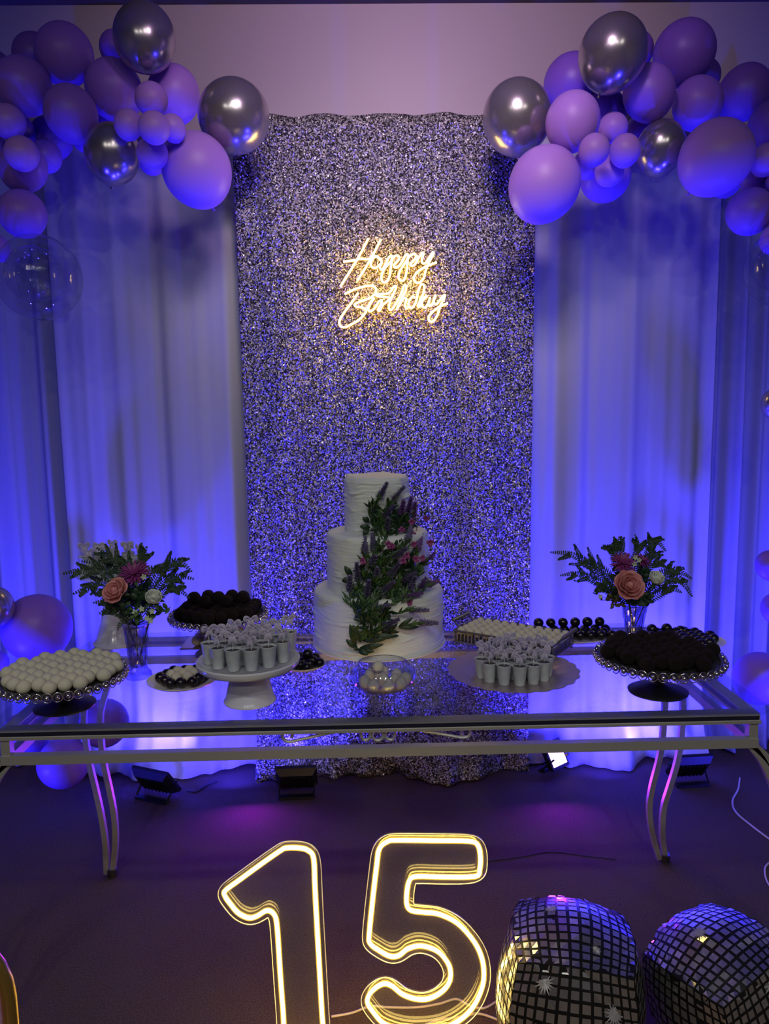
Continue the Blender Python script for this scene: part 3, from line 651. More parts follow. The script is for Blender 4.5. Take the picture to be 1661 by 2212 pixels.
# --- dessert cups with bow picks
def bow_part(parent, h, seed):
    pk = MB().tube([(0,0,.02),(.001,0,h)], .0007, 5).obj('pick', 'pick', parent)
    mb = MB()
    for sx in (-1, 1):
        lp = [(0,0,h), (sx*.0065,-.002,h+.0050), (sx*.0125,-.001,h+.0055), (sx*.0135,0,h), (sx*.0125,.001,h-.0035), (sx*.006,.002,h-.002), (0,0,h)]
        mb.tube(smooth(lp, sub=3), [.0012+.0028*math.sin(PI*min(1,i/18)) for i in range(19)], 6, sq=.3, up=(0,1,0))
        tp = Vector((sx*.0085, -.002, h-.019)); mb.blade((0,-.001,h), tp, .0048, (0,-1,0), .12, 3)
    mb.ball(.0030, 8, 6, T=Matrix.Translation((0,-.002,h)))
    mb.obj('bow', 'bow', pk)
def make_cup(h):
    t = thing('dessert_cup', 'x', 'dessert cup')
    MB().lathe([(.0125,0),(.0130,.001),(.0182,.046),(.0190,.047),(.0190,.0485),(.0176,.0485),(.0172,.046),(.0168,.044),(0,.0435)], 24).obj('cup', 'cup', t)
    MB().lathe([(.0170,.0440),(.012,.0455),(.006,.0448),(0,.0462)][::-1][::-1], 16, rf=lambda a, i: 1).obj('filling', 'filling', t)
    bow_part(t, h, 0); return t
protos = [make_cup(.081), make_cup(.071)]; pused = [False, False]
def cups(pts, where, group, skip=()):
    rk = rank(pts, .02)
    for i, p in enumerate(pts):
        k = i % 2; T = Matrix.Translation(p) @ Matrix.Rotation(rr_.uniform(-.7,.7), 4, 'Z')
        lab = place_words(rk[i], 'white dessert cup with bow', where)
        if not pused[k]:
            t = protos[k]; pused[k] = True; t.matrix_world = T; t['label'] = lab; t['group'] = group
        else: dup(protos[k], T, lab, group)
# white pedestal stand, front
b = PZ(540, 1513, TZ); pz = PY(535, 1424, b.y).z; h = pz-TZ
t = thing('pedestal_stand', 'glossy white pedestal cake stand carrying bowed chocolate cups', 'cake stand', (b.x, b.y, TZ))
MB().lathe([(.060,0),(.061,.003),(.056,.012),(.047,h*.5),(.037,h*.78),(.034,h-.014)], 48).obj('pedestal', 'whitecer', t)
MB().lathe([(.033,h-.016),(.095,h-.017),(.112,h-.015),(.1185,h-.008),(.1195,h+.001),(.117,h+.004),(.113,h+.002),(.108,h-.001),(0,h-.001)], 64).obj('plate', 'whitecer', t)
CP = [(-.085,-.022),(-.058,-.058),(-.021,-.075),(.019,-.075),(.055,-.055),(.083,-.020),(-.048,-.018),(-.008,-.035),(.038,-.022),(-.070,.022),(-.030,.020),(.012,.010),(.068,.024),(-.040,.062),(0,.055),(.040,.060),(.09,.018+.04)]
cups([(b.x+x, b.y+y, pz) for x, y in CP], 'on white pedestal stand', 'cups on the white pedestal stand')
# tall white stand, rear left
b = PZ(255, 1388, TZ); pz = PY(243, 1236, b.y).z; h = pz-TZ
t = thing('tall_white_stand', 'tall white flared cake stand behind the left flower vase', 'cake stand', (b.x, b.y, TZ))
MB().lathe([(.068,0),(.069,.004),(.060,.012),(.045,h*.3),(.033,h*.6),(.026,h*.85),(.026,h-.010)], 48).obj('pedestal', 'whitecer', t)
MB().lathe([(.026,h-.012),(.09,h-.012),(.104,h-.006),(.106,h+.003),(.101,h),(0,h)], 56).obj('plate', 'whitecer', t)
cups([(b.x+x, b.y+y, pz+.001) for x, y in ((-.078,-.01),(-.05,-.05),(-.012,-.07),(.03,-.065),(.065,-.04),(.08,.0),(-.035,-.008),(.005,-.02),(.042,.002),(-.055,.04),(-.01,.035),(.03,.05))], 'on tall rear stand', 'cups on the tall white stand')
# scalloped charger with cups
b = PZ(1108, 1461, TZ)
t = thing('scalloped_charger', 'champagne metal charger plate with scalloped rim holding bowed cups', 'charger plate', (b.x, b.y, TZ))
NS = 22
MB().lathe([(.090,0),(.098,.001),(.112,.008),(.142,.014),(.163,.018),(.163,.0195),(.142,.0160),(.110,.011),(.096,.004),(0,.003)], 220,
  rf=lambda a, i: 1 + (.035*abs(math.sin(a*NS/2)) - .02 if 3 <= i <= 6 else 0)).obj('plate', 'charger', t)
CP2 = [(-.080,-.010),(-.066,-.042),(-.034,-.062),(.003,-.070),(.038,-.062),(.068,-.042),(.084,-.006),(-.045,-.012),(-.030,-.030+.04),(-.002,-.022-.006),(.036,-.018),(-.066,.036),(-.018,.045),(.020,.030),(.058,.030),(-.036,.072),(.004,.070),(.042,.066),(.082,.044)]
cups([(b.x+x, b.y+y, TZ+.004) for x, y in CP2], 'on scalloped charger', 'cups on the scalloped charger')

# --- plate with black and cream balls
b = PZ(396, 1476, TZ)
def plate(b, rad, label, m='plate', sy=1.0):
    t = MB().lathe([(rad*.55,0),(rad*.6,.001),(rad*.92,.008),(rad,.013),(rad,.0145),(rad*.9,.011),(rad*.6,.004),(0,.003)], 48).obj('round_plate', m)
    t.location = (b.x, b.y, TZ); t.scale = (1, sy, 1); tag(t, label, 'plate')
plate(b, .088, 'white round plate with black and cream balls, left')
pts = disc_pts(b, .066, .0268, TZ+.019, .001, .15); kk = ['cream' if (Vector(p[:2])-Vector(b[:2])-Vector((.006,0))).length < .040 else 'choc' for p in pts]
pts = [(p[0], p[1], p[2]+(.006 if k == 'cream' else 0)) for p, k in zip(pts, kk)]
sweets(pts, kk, .0138, 'on the black-and-cream plate', 'balls on the black-and-cream plate', .011)
# --- dark plate beside the cake
b = PZ(655, 1443, TZ); plate(b, .060, 'white plate of dark balls between pedestal stand and cake')
sweets(disc_pts(b, .046, .0262, TZ+.017, .001, .3)+[(b.x+.012, b.y+.006, TZ+.036)], 'choc', .0136, 'on the small plate left of cake', 'dark balls beside the cake', .011)
# --- mirrored tray
p0, p1, p2, p3 = PZ(388, 1404, TZ), PZ(625, 1398, TZ), PZ(612, 1372, TZ), PZ(410, 1378, TZ)
MBt = MB().add([(*p[:2], TZ) for p in (p0,p1,p2,p3)]+[(*p[:2], TZ+.004) for p in (p0,p1,p2,p3)], [(3,2,1,0),(4,5,6,7),(0,1,5,4),(1,2,6,5),(2,3,7,6),(3,0,4,7)])
tag(MBt.obj('mirror_tray', 'mirror', smooth=False), 'thin gold mirror tray behind the white pedestal stand', 'tray')
cc = (p0+p2)/2; pts = []
for i in range(7):
    for j in range(2): pts.append((p0.x+.045+i*.034, p0.y+.024+j*.034, TZ+.004+.0155))
sweets(pts, 'caramel', .0158, 'on the mirror tray, lower layer', 'pale truffles on the mirror tray', .02)
sweets([(p0.x+.045+.017+i*.034, p0.y+.041, TZ+.004+.041) for i in range(6)], 'caramel', .0158, 'on the mirror tray, top layer', 'pale truffles on the mirror tray', .02)

# --- glass bowl
b = PZ(828, 1483, TZ); t = thing('glass_bowl', 'round clear glass bowl of pale sweets in front of cake', 'bowl', (b.x, b.y, TZ))
prf = [(.045,.001),(.062,.004),(.074,.014),(.080,.030),(.078,.044),(.068,.056),(.062,.060),(.060,.060),(.066,.054),(.0765,.043),(.0785,.030),(.072,.0155),(.060,.0062),(0,.005)]
MB().lathe(prf, 64).obj('bowl', 'glass', t, 'all')
MB().tube([(.061*math.cos(a*TAU/48), .061*math.sin(a*TAU/48), .060) for a in range(48)], .0013, 8, closed=True).obj('rim', 'glass', t, 'all')
def swirl(v): return 1 + .05*noise.noise(v*3.3) + .03*math.sin(v.z*7)
sw = MB().ball(1, 20, 14, fn=swirl).mesh('wrapped_sweet', 'cream', 'all')
BW = [(-.045,-.014),(-.024,-.040),(.012,-.044),(.042,-.030),(.055,.003),(.034,.030),(0,.050),(-.032,.032),(0,-.005),(-.008,.022),(.030,-.004)]
rk = rank(BW, .012)
for i, (x, y) in enumerate(BW):
    o = link('bowl_sweet', sw, None, Tr((b.x+x, b.y+y, TZ+.0185), (rr_.uniform(-.4,.4), rr_.uniform(-.4,.4), i), (.0142,.0142,.0160)))
    tag(o, place_words(rk[i], 'pale cream sweet', 'inside the glass bowl'), 'sweet', 'sweets in the glass bowl')
o = link('bowl_sweet', sw, None, Tr((b.x-.012, b.y+.012, TZ+.046), (0,.3,2), .0140)); tag(o, 'pale cream sweet lying topmost in the glass bowl', 'sweet', 'sweets in the glass bowl')

# --- wire basket tray with cream balls
zr = TZ+.046
cA, cB, cC, cD = PZ(980,1361,zr), PZ(1194,1397,zr), PZ(1246,1370,zr), PZ(1036,1340,zr)   # front left, front right, back right, back left
ux = (cB-cA); lx = ux.length; ux.normalize(); uy = Vector((-ux.y, ux.x, 0)); ly = max((cD-cA).dot(uy), (cC-cB).dot(uy), .15)
bt = thing('basket_tray', 'rectangular pewter wire tray of cream balls right of cake', 'tray', (cA.x, cA.y, TZ), math.atan2(ux.y, ux.x))
MB().box(0, lx, 0, ly, .012, .015).obj('tray_base', 'basket', bt)
zt_ = .046
for nm, z, r in (('top_rim', zt_, .0028), ('bottom_rim', .014, .0022)):
    MB().tube([(0,0,z),(lx,0,z),(lx,ly,z),(0,ly,z)], r, 6, closed=True, up=(0,0,1)).obj(nm, 'basket', bt)
def loops(p, q, nn):
    mb = MB(); p = Vector(p); q = Vector(q); d = (q-p)/nn
    for i in range(nn):
        a = p+d*i; mb.tube([a+Vector((0,0,.015)), a+d*.15+Vector((0,0,.040)), a+d*.5+Vector((0,0,.045)), a+d*.85+Vector((0,0,.040)), a+d+Vector((0,0,.015))], .0012, 5)
    return mb
for p, q, nn in (((0,0,0),(lx,0,0),26),((0,ly,0),(lx,ly,0),26),((0,0,0),(0,ly,0),16),((lx,0,0),(lx,ly,0),16)): loops(p, q, nn).obj('wire_gallery', 'basket', bt)['kind'] = 'stuff'
for x in (.004, lx-.004):
    for y in (.004, ly-.004): MB().tube([(x,y,.016),(x,y,.003)], [.003,.0045], 8).obj('foot', 'basket', bt)
for x, s in ((0,-1),(lx,1)):
    hp = [(x,.03,zt_),(x+s*.018,.03,zt_+.020),(x+s*.018,ly-.03,zt_+.020),(x,ly-.03,zt_)]
    ha = MB().tube(hp, .0028, 8).obj('handle', 'basket', bt)
    mb = MB(); L = ly-.06; nn = 12
    for i in range(nn+1): y = .03+L*i/nn; mb.tube([(x+s*.018,y-L/nn*.38,zt_+.020),(x+s*.018,y,zt_+.020),(x+s*.018,y+L/nn*.38,zt_+.020)], [.0035,.0058,.0035], 8)
    mb.obj('ribbed_grip', 'bright' if s > 0 else 'basket', ha)
pts = []; nx_, ny_ = 11, 5; r = .0124
T = Matrix.Translation((cA.x, cA.y, 0)) @ Matrix.Rotation(math.atan2(ux.y, ux.x), 4, 'Z')
for j in range(ny_):
    for i in range(nx_):
        pts.append(tuple(T @ Vector((.016+(lx-.032)*i/(nx_-1)+rr_.uniform(-.001,.001), .016+(ly-.032)*j/(ny_-1), TZ+.016+r+.014))))
loc = [(T.inverted() @ Vector(p))[:2] for p in pts]; rk = rank(loc, .012)
for i, p in enumerate(pts):
    o = link('coconut_ball', ME['cream'], None, Tr(p, (0,0,rr_.uniform(0,6)), r*rr_.uniform(.96,1.04)))
    tag(o, place_words(rk[i], 'cream coconut ball', 'in the pewter wire tray'), 'sweet', 'coconut balls in the wire tray')
# filling paper under the balls so that they sit near the rim
MB().box(.006, lx-.006, .006, ly-.006, .015, .030).obj('tray_liner', 'dkmetal', bt)

# --- dark balls trays rear right
b = PZ(1238, 1380, TZ)
t = MB().lathe([(.085,0),(.10,.002),(.118,.010),(.118,.012),(.098,.005),(0,.003)], 48).obj('oval_tray', 'plate'); t.location = (b.x, b.y, TZ); t.scale = (1.12, .62, 1)
tag(t, 'white oval tray of dark balls behind the wire tray', 'tray')
pts = []
for j in range(3):
    for i in range(8-(j % 2)): pts.append((b.x-.112+(i+.5*(j % 2))*.0305, b.y-.035+j*.030, TZ+.020))
sweets(pts, 'choc', .0148, 'on the oval tray behind wire tray', 'dark balls on the oval tray', .014)
sweets([(b.x-.098+i*.036, b.y+.018, TZ+.045) for i in range(6)], 'choc', .0148, 'on the oval tray, upper layer', 'dark balls on the oval tray', .014)
b = PZ(1474, 1389, TZ+.005); plate(b, .118, 'round plate of dark balls behind the right bead-rimmed stand', 'plate', .8)
pts = disc_pts(b, .094, .0315, TZ+.021, .001, .5, .80); sweets(pts, 'choc', .0150, 'on the far right round plate', 'dark balls on the far right plate', .012)
sweets([tuple(PY(px, py, b.y+.02+dy)) for px, py, dy in ((1408,1359,.03),(1440,1357,.035),(1470,1362,.035),(1496,1368,.03),(1518,1377,.015),(1536,1387,0))], 'choc', .0150, 'upper layer on far right round plate', 'dark balls on the far right plate', .004)

# ------------------------------------------------------------------ vases and artificial flowers
def vase(b, h, r0, r1, label):
    t = thing('crystal_vase', label, 'vase', (b.x, b.y, TZ)); nf = 12
    prof = [(r0*.95,0),(r0,.004),(r0*.98,.012),(r0*.72,.020),(r0*.66,.03)]
    for i in range(1, 11): u = i/10; prof.append((r0*.66+(r1*.92-r0*.66)*u**1.2, .03+(h-.03)*u))
    prof.append((r1, h+.004))
    inner = [(r-.003, z) for r, z in prof[:3:-1]]; inner.append((0, .030))
    L = len(prof)
    MB().lathe(prof+inner, 48, rf=lambda a, i: 1+(.035*math.cos(a*nf+(PI if (i//2) % 2 else 0)) if 3 < i < L-1 else 0)).obj('vase_body', 'crystal', t, False)
    MB().tube([(r1*math.cos(k*TAU/36), r1*math.sin(k*TAU/36), h+.004) for k in range(36)], .0013, 6, closed=True).obj('rim', 'glass', t)
    return t
def rose(c, aim, s, m, label, kind='rose', stem_to=None):
    t = thing('artificial_'+kind, label, 'flower', c); q = Vector(aim).to_track_quat('Z', 'Y').to_matrix(); rnd = random.Random(int(s*1e5)+len(label))
    layers = [(3,.35,.95,.25),(4,.55,1.0,.45),(5,.75,.95,.75),(5,.95,.78,1.15)] if kind == 'rose' else [(3,.40,1.15,.18),(4,.55,1.1,.32),(4,.66,.95,.5)] if kind == 'white_rose' else [(8,.5,.55,.35),(12,.8,.5,.75),(14,1.05,.35,1.05),(16,1.2,.15,1.3)]
    for li, (n, rad, hh, op) in enumerate(layers):
        for k in range(n):
            a = TAU*k/n + li*.7 + rnd.uniform(-.15,.15); G = 5; vs = []; fs = []
            if kind == 'dahlia':
                d = Vector((math.cos(a), math.sin(a), 0)); b0 = q @ (d*.05*s); tp = q @ (d*rad*s+Vector((0,0,hh*s+.1*s)))
                MB().blade(b0, tp, .11*s, q @ Vector((0,0,1)), .12, 4).obj('petal', m, t); continue
            wd = 1.25*PI/n*1.15
            for i in range(G+1):
                v = i/G; rr = rad*s*(.25+.75*math.sin(min(v*1.5,1)*PI/2))*(1+(op-.4)*.35*max(0,v-.55)); z = hh*s*(v**1.15) - (op*.32*s*max(0,v-.6)**1.0)
                for j in range(G+1):
                    u = (j/G-.5)*2; aa = a+u*wd*(math.sin(PI*(.12+.80*v)))**.6
                    z2 = z - .16*s*abs(u)**2.2*v + .03*s*math.sin(u*5+k)*v
                    vs.append(q @ Vector((rr*math.cos(aa)*(1+.10*abs(u)*v), rr*math.sin(aa)*(1+.10*abs(u)*v), z2)))
            for i in range(G):
                for j in range(G): p = i*(G+1)+j; fs.append((p,p+1,p+G+2,p+G+1))
            o = MB().add(vs, fs).obj('petal', m, t, 'all'); sm = o.modifiers.new('thickness','SOLIDIFY'); sm.thickness = .0007
    if kind != 'dahlia': MB().ball(.3*s, 10, 8, T=q.to_4x4() @ Tr((0,0,.4*s), s=(1,1,1.5))).obj('heart', m, t)
    if stem_to is not None:
        e = Vector(stem_to)-Vector(c); MB().tube(smooth([q @ Vector((0,0,.02*s)), e*.5+Vector((0,0,-.004)), e], sub=4), .0016, 6).obj('stem', 'stem', t)
        mb = MB()
        for k in range(5): a = TAU*k/5; d = q @ Vector((math.cos(a)*s, math.sin(a)*s, -.15*s)); mb.blade(q @ Vector((0,0,.02*s)), d, .22*s, q @ Vector((0,0,1)), .2, 3)
        mb.obj('sepals', 'dleaf', t)
    return t
def fern(base, path, label, m='fern', wl=.020, dens=1.0, sub2=True):
    """a fern frond: spine from the vase mouth through the given points, with paired divided leaflets"""
    P = smooth([Vector(base)]+[Vector(p) for p in path], sub=8); o = Vector(base); t = thing('fern_frond', label, 'fern', base)
    MB().tube([p-o for p in P], [.0013*(1-.6*i/len(P)) for i in range(len(P))], 5).obj('spine', 'stem', t)
    if m == 'fern' and wl > .017:      # side branches of the frond
        tw = MB(); tv = MB()
        for u0, sd0 in ((.42,1),(.52,-1),(.62,1),(.72,-1)):
            i0 = int(u0*(len(P)-1)); d0 = (P[i0+1]-P[i0]).normalized(); vw = Vector((0,-1,.1)); pr = d0.cross(vw).normalized()*sd0
            ln0 = (P[-1]-P[0]).length*.30*(1.25-u0); Q = [P[i0]-o+(d0*.75*t_+pr*.65*t_*(1-.25*t_))*ln0+Vector((0,rr_.uniform(-.01,.01)*t_,0)) for t_ in (0,.2,.4,.6,.8,1)]
            tv.tube(Q, .0007, 4)
            for i1 in range(1, 6):
                for f_ in (0,.33,.66):
                    c = Q[i1-1].lerp(Q[i1], f_); dd = (Q[i1]-Q[i1-1]).normalized(); s3 = dd.cross(vw).normalized(); L = .0095*(1.25-i1/6)
                    for s_ in (-1,1): tw.blade(c, c+(s3*s_+dd*.6+vw*rr_.uniform(-.2,.3)).normalized()*L, .0020, vw, .05, 2)
        tv.obj('side_branch', 'stem', t)['kind'] = 'stuff'; tw.obj('side_leaflets', m, t, False)['kind'] = 'stuff'
    mb = MB(); acc = 0; tot = sum((P[i+1]-P[i]).length for i in range(len(P)-1)); step = .0062/dens; nxt = tot*.22; sidec = 0
    for i in range(len(P)-1):
        seg = P[i+1]-P[i]; sl = seg.length
        while nxt < acc+sl:
            c = P[i]+seg*((nxt-acc)/sl)-o; u = nxt/tot; L = wl*(math.sin(PI*min(1,(u*.86+.10)))**.7)*(1.1-.5*u)
            d = seg.normalized(); view = Vector((0,-1,.15)); sd = d.cross(view).normalized()
            for s in (-1,1):
                dr = (sd*s+d*.55+view*rr_.uniform(-.25,.35)).normalized()
                mb.blade(c, c+dr*L, .0024, view, .05, 2)
                if sub2:
                    for w_ in (.3,.55,.8):
                        cc = c+dr*L*w_
                        for s2 in (-1,1): mb.blade(cc, cc+(dr*.6+dr.cross(view)*s2).normalized()*L*.34*(1.2-w_), .0019, view, 0, 1)
            nxt += step*rr_.uniform(.85,1.15)
        acc += sl
    mb.obj('leaflets', m, t, False); return t
def leafy(base, pts, label, m, size):
    t = thing('leaf_sprig', label, 'foliage', base); o = Vector(base)
    for p in pts:
        q = Vector(p)-o; MB().tube([(0,0,0), q*.5+Vector((0,0,.004)), q], .0009, 5).obj('stem', 'stem', t)
        mb = MB()
        for k in range(6): d = Vector((rr_.uniform(-1,1), rr_.uniform(-.8,.2), rr_.uniform(-.7,1))).normalized(); s0 = q*rr_.uniform(.6,1); mb.blade(s0, s0+d*size, size*.28, (0,-1,.3), .12, 4)
        mb.obj('leaves', m, t, False)
    return t
def tiny(base, pts, label, m='tinyw'):
    t = thing('filler_flowers', label, 'flower', base); o = Vector(base)
    for p in pts:
        q = Vector(p)-o; MB().tube([(0,0,0), q*.5, q], .0008, 5).obj('stem', 'stem', t); mb = MB()
        for k in range(5): a = TAU*k/5+q.x*50; mb.blade(q, q+Vector((math.cos(a), -.3, math.sin(a)))*.0085, .0032, (0,-1,0), .1, 2)
        mb.obj('blossom', m, t, False)
# left bouquet
vb = PZ(300, 1462, TZ); vh = PY(297, 1352, vb.y).z - TZ
vase(vb, vh, .033, .034, 'left cut crystal vase with pink rose bouquet'); y = vb.y; mo = Vector((vb.x, y, TZ+vh))
def L_(px, py, dy=0): return PY(px, py, y+dy)
foot = Vector((vb.x+.002, y, TZ+.034))
rose(L_(256,1281,-.05), (-.35,-.75,.65), .031, 'pink', 'salmon pink artificial rose in the left vase', 'rose', foot+Vector((0,0,.02)))
rose(L_(331,1300,-.045), (.25,-.55,.9), .029, 'white', 'greyish white half-open rose in the left vase', 'white_rose', foot+Vector((.004,0,.02)))
rose(L_(292,1243,-.01), (0,-.6,.8), .036, 'magenta', 'magenta dahlia above the rose in the left vase', 'dahlia', foot+Vector((-.003,0,.02)))
FL = [([(235,1245,0),(180,1232,-.01),(134,1240,-.02)],'reaching far left, level',1),([(230,1262,.02),(190,1270,.01),(156,1284,0)],'drooping left below the level one',1),
 ([(260,1230,.02),(232,1200,.03),(208,1183,.03)],'rising up left past the cups',1),([(300,1230,.02),(310,1200,.02),(318,1178,.02)],'rising upright behind the dahlia',1),
 ([(340,1245,0),(380,1212,-.01),(416,1236,-.02)],'arching over to the upper right',1),([(345,1262,.01),(385,1246,.0),(420,1251,-.01)],'reaching right, level',1),
 ([(350,1280,0),(380,1270,-.02),(408,1291,-.03)],'drooping at lower right',1),([(262,1310,-.02),(230,1300,-.03),(203,1302,-.04)],'low at left under the rose',1),
 ([(262,1325,-.02),(235,1318,-.03),(215,1325,-.04)],'lowest at left of the vase mouth',1),([(270,1340,-.03),(258,1350,-.04),(254,1362,-.045)],'hanging down over the vase rim',.6),
 ([(285,1235,.03),(265,1215,.03),(250,1208,.03)],'short one behind the rose',1),([(280,1250,.04),(225,1222,.05),(176,1212,.05)],'far left rear one before the cup plate',1),
 ([(320,1240,.03),(350,1230,.04),(372,1222,.04)],'short one right of the dahlia',1),([(255,1295,.0),(225,1285,0),(190,1262,0)],'between rose and left fern',1)]
for p, lab, w_ in FL: fern(mo, [L_(*q) for q in p], f'left vase fern frond {lab}', wl=.021*w_)
leafy(mo, [L_(340,1325,-.03),(L_(368,1312,-.03)),L_(300,1320,-.05),L_(270,1310,-.05)], 'green leaf sprig low in the left bouquet', 'leaf', .020)
leafy(mo, [L_(275,1265,.0),L_(310,1270,-.02),L_(300,1290,-.03),L_(250,1300,-.01),L_(322,1255,.01)], 'dark leaves filling the middle of left bouquet', 'dleaf', .028)
tiny(mo, [L_(292,1322,-.055),L_(306,1315,-.055),L_(318,1335,-.055),L_(326,1341,-.055),L_(329,1320,-.05),L_(311,1246,-.04)], 'tiny whitish filler flowers in the left bouquet')
# right bouquet
vb = PZ(1368, 1392, TZ); vh = PY(1369, 1308, vb.y).z - TZ
vase(vb, vh, .034, .038, 'right cut crystal vase with peach rose bouquet'); y = vb.y; mo = Vector((vb.x, y, TZ+vh)); foot = Vector((vb.x, y, TZ+.034))
rose(L_(1354,1268,-.06), (.1,-.85,.5), .038, 'pink', 'wide peach pink artificial rose in the right vase', 'rose', foot+Vector((0,0,.02)))
rose(L_(1410,1258,-.045), (.45,-.5,.9), .030, 'white', 'ivory white rose bud in the right vase', 'white_rose', foot+Vector((.004,0,.02)))
rose(L_(1346,1220,-.01), (-.1,-.6,.8), .034, 'magenta', 'magenta dahlia at back left of the right bouquet', 'dahlia', foot+Vector((-.004,0,.02)))
rose(L_(1384,1213,.0), (.3,-.5,.8), .024, 'magenta', 'small magenta dahlia beside ivory rose, right bouquet', 'dahlia', foot+Vector((0,0,.02)))
FR = [([(1300,1240,0),(1240,1200,-.01),(1188,1193,-.02)],'reaching far left at top',1),([(1300,1262,.0),(1250,1240,-.01),(1211,1243,-.02)],'reaching left below the topmost',1),
 ([(1330,1215,.02),(1320,1185,.02),(1302,1178,.02)],'short one rising upper left',1),([(1345,1205,.02),(1336,1180,.02),(1338,1158,.02)],'upright one at top left',1),
 ([(1372,1205,.02),(1378,1180,.02),(1372,1156,.02)],'upright one at top centre',1),([(1400,1200,.01),(1412,1165,.01),(1438,1190,0)],'curled over at top right',1.1),
 ([(1425,1245,0),(1455,1230,-.01),(1494,1250,-.02)],'reaching right, upper',1),([(1425,1262,0),(1465,1250,-.01),(1496,1290,-.02)],'drooping at the right',1),
 ([(1420,1285,-.01),(1445,1270,-.02),(1472,1280,-.02)],'low one at right',1),([(1320,1280,-.02),(1295,1270,-.02),(1282,1282,-.03)],'low one at left',1),
 ([(1310,1240,.02),(1275,1215,.02),(1248,1210,.02)],'second row at left',1.1),([(1395,1215,.02),(1410,1195,.02),(1400,1170,.02)],'dense one behind curled frond',1.2),([(1400,1230,.02),(1425,1215,.02),(1432,1222,.02)],'short one behind ivory rose',1)]
for p, lab, w_ in FR: fern(mo, [L_(*q) for q in p], f'right vase fern frond {lab}', wl=.021*w_)
leafy(mo, [L_(1372,1298,-.05),L_(1330,1240,-.01),L_(1300,1268,-.01),L_(1395,1290,-.03),L_(1385,1235,.0),L_(1320,1225,.01)], 'dark leaves filling the middle of right bouquet', 'dleaf', .028)
leafy(mo, [L_(1300,1296,-.04),L_(1325,1305,-.04),L_(1318,1290,-.05)], 'ochre brown leaf sprig at lower left of right bouquet', 'ochre', .017)
tiny(mo, [L_(1372,1204,-.02),L_(1380,1210,-.02),L_(1296,1288,-.05),L_(1370,1218,-.03)], 'tiny pale filler flowers in the right bouquet')

# ------------------------------------------------------------------ floodlights on the floor
def flood(px, py, rz, tilt, wd, label, lens='bluelens', hd=.122):
    b = PZ(px, py, 0); t = thing('floodlight', label, 'floodlight', b, rz)
    T = Matrix.Translation((0,0,.075)) @ Matrix.Rotation(tilt, 4, 'X')
    w2, h2 = wd/2, hd/2
    MB().add([(-w2,-.004,-h2),(w2,-.004,-h2),(w2,-.004,h2),(-w2,-.004,h2),(-w2*.8,-.026,-h2*.7),(w2*.8,-.026,-h2*.7),(w2*.8,-.026,h2*.7),(-w2*.8,-.026,h2*.7),(-w2,.008,-h2),(w2,.008,-h2),(w2,.008,h2),(-w2,.008,h2)],
       [(4,5,6,7),(0,1,5,4),(1,2,6,5),(2,3,7,6),(3,0,4,7),(0,8,9,1),(1,9,10,2),(2,10,11,3),(3,11,8,0),(11,10,9,8)], T).obj('housing', 'black', t, False)
    mb = MB()
    for k in range(-3, 4): mb.box(k*w2*.2-.001, k*w2*.2+.001, -.034, -.020, -h2*.6, h2*.6, T)
    mb.obj('cooling_fins', 'black', t, False)
    MB().box(-w2*.82, w2*.82, .0082, .0095, -h2*.8, h2*.8, T).obj('lens', lens, t, False)
    MB().tube([(-w2*.9,.03,.075),(-w2*.86,-.035,.006),(w2*.86,-.035,.006),(w2*.9,.03,.075)], .005, 4, up=(0,1,.2)).obj('bracket', 'black', t, False)
    for s in (-1,1): MB().tube([(s*(w2+.006),0,.075),(s*(w2-.004),0,.075)], .007, 10).obj('hinge_bolt', 'black', t)
    MB().box(-w2*.84, w2*.84, -.045, -.020, .001, .012).obj('foot_bar', 'black', t, False)
    return t
flood(340, 1722, R(-24), R(36), .165, 'black floodlight leaning in front of left sheer curtain')
flood(642, 1716, R(2), R(34), .155, 'black floodlight at the foot of the glitter backdrop')
flood(1198, 1668, R(-142), R(30), .10, 'floodlight with glowing pinkish lens right of glitter backdrop', 'pinklens', .11)
flood(1487, 1690, R(4), R(36), .150, 'black floodlight behind the right rear table leg')

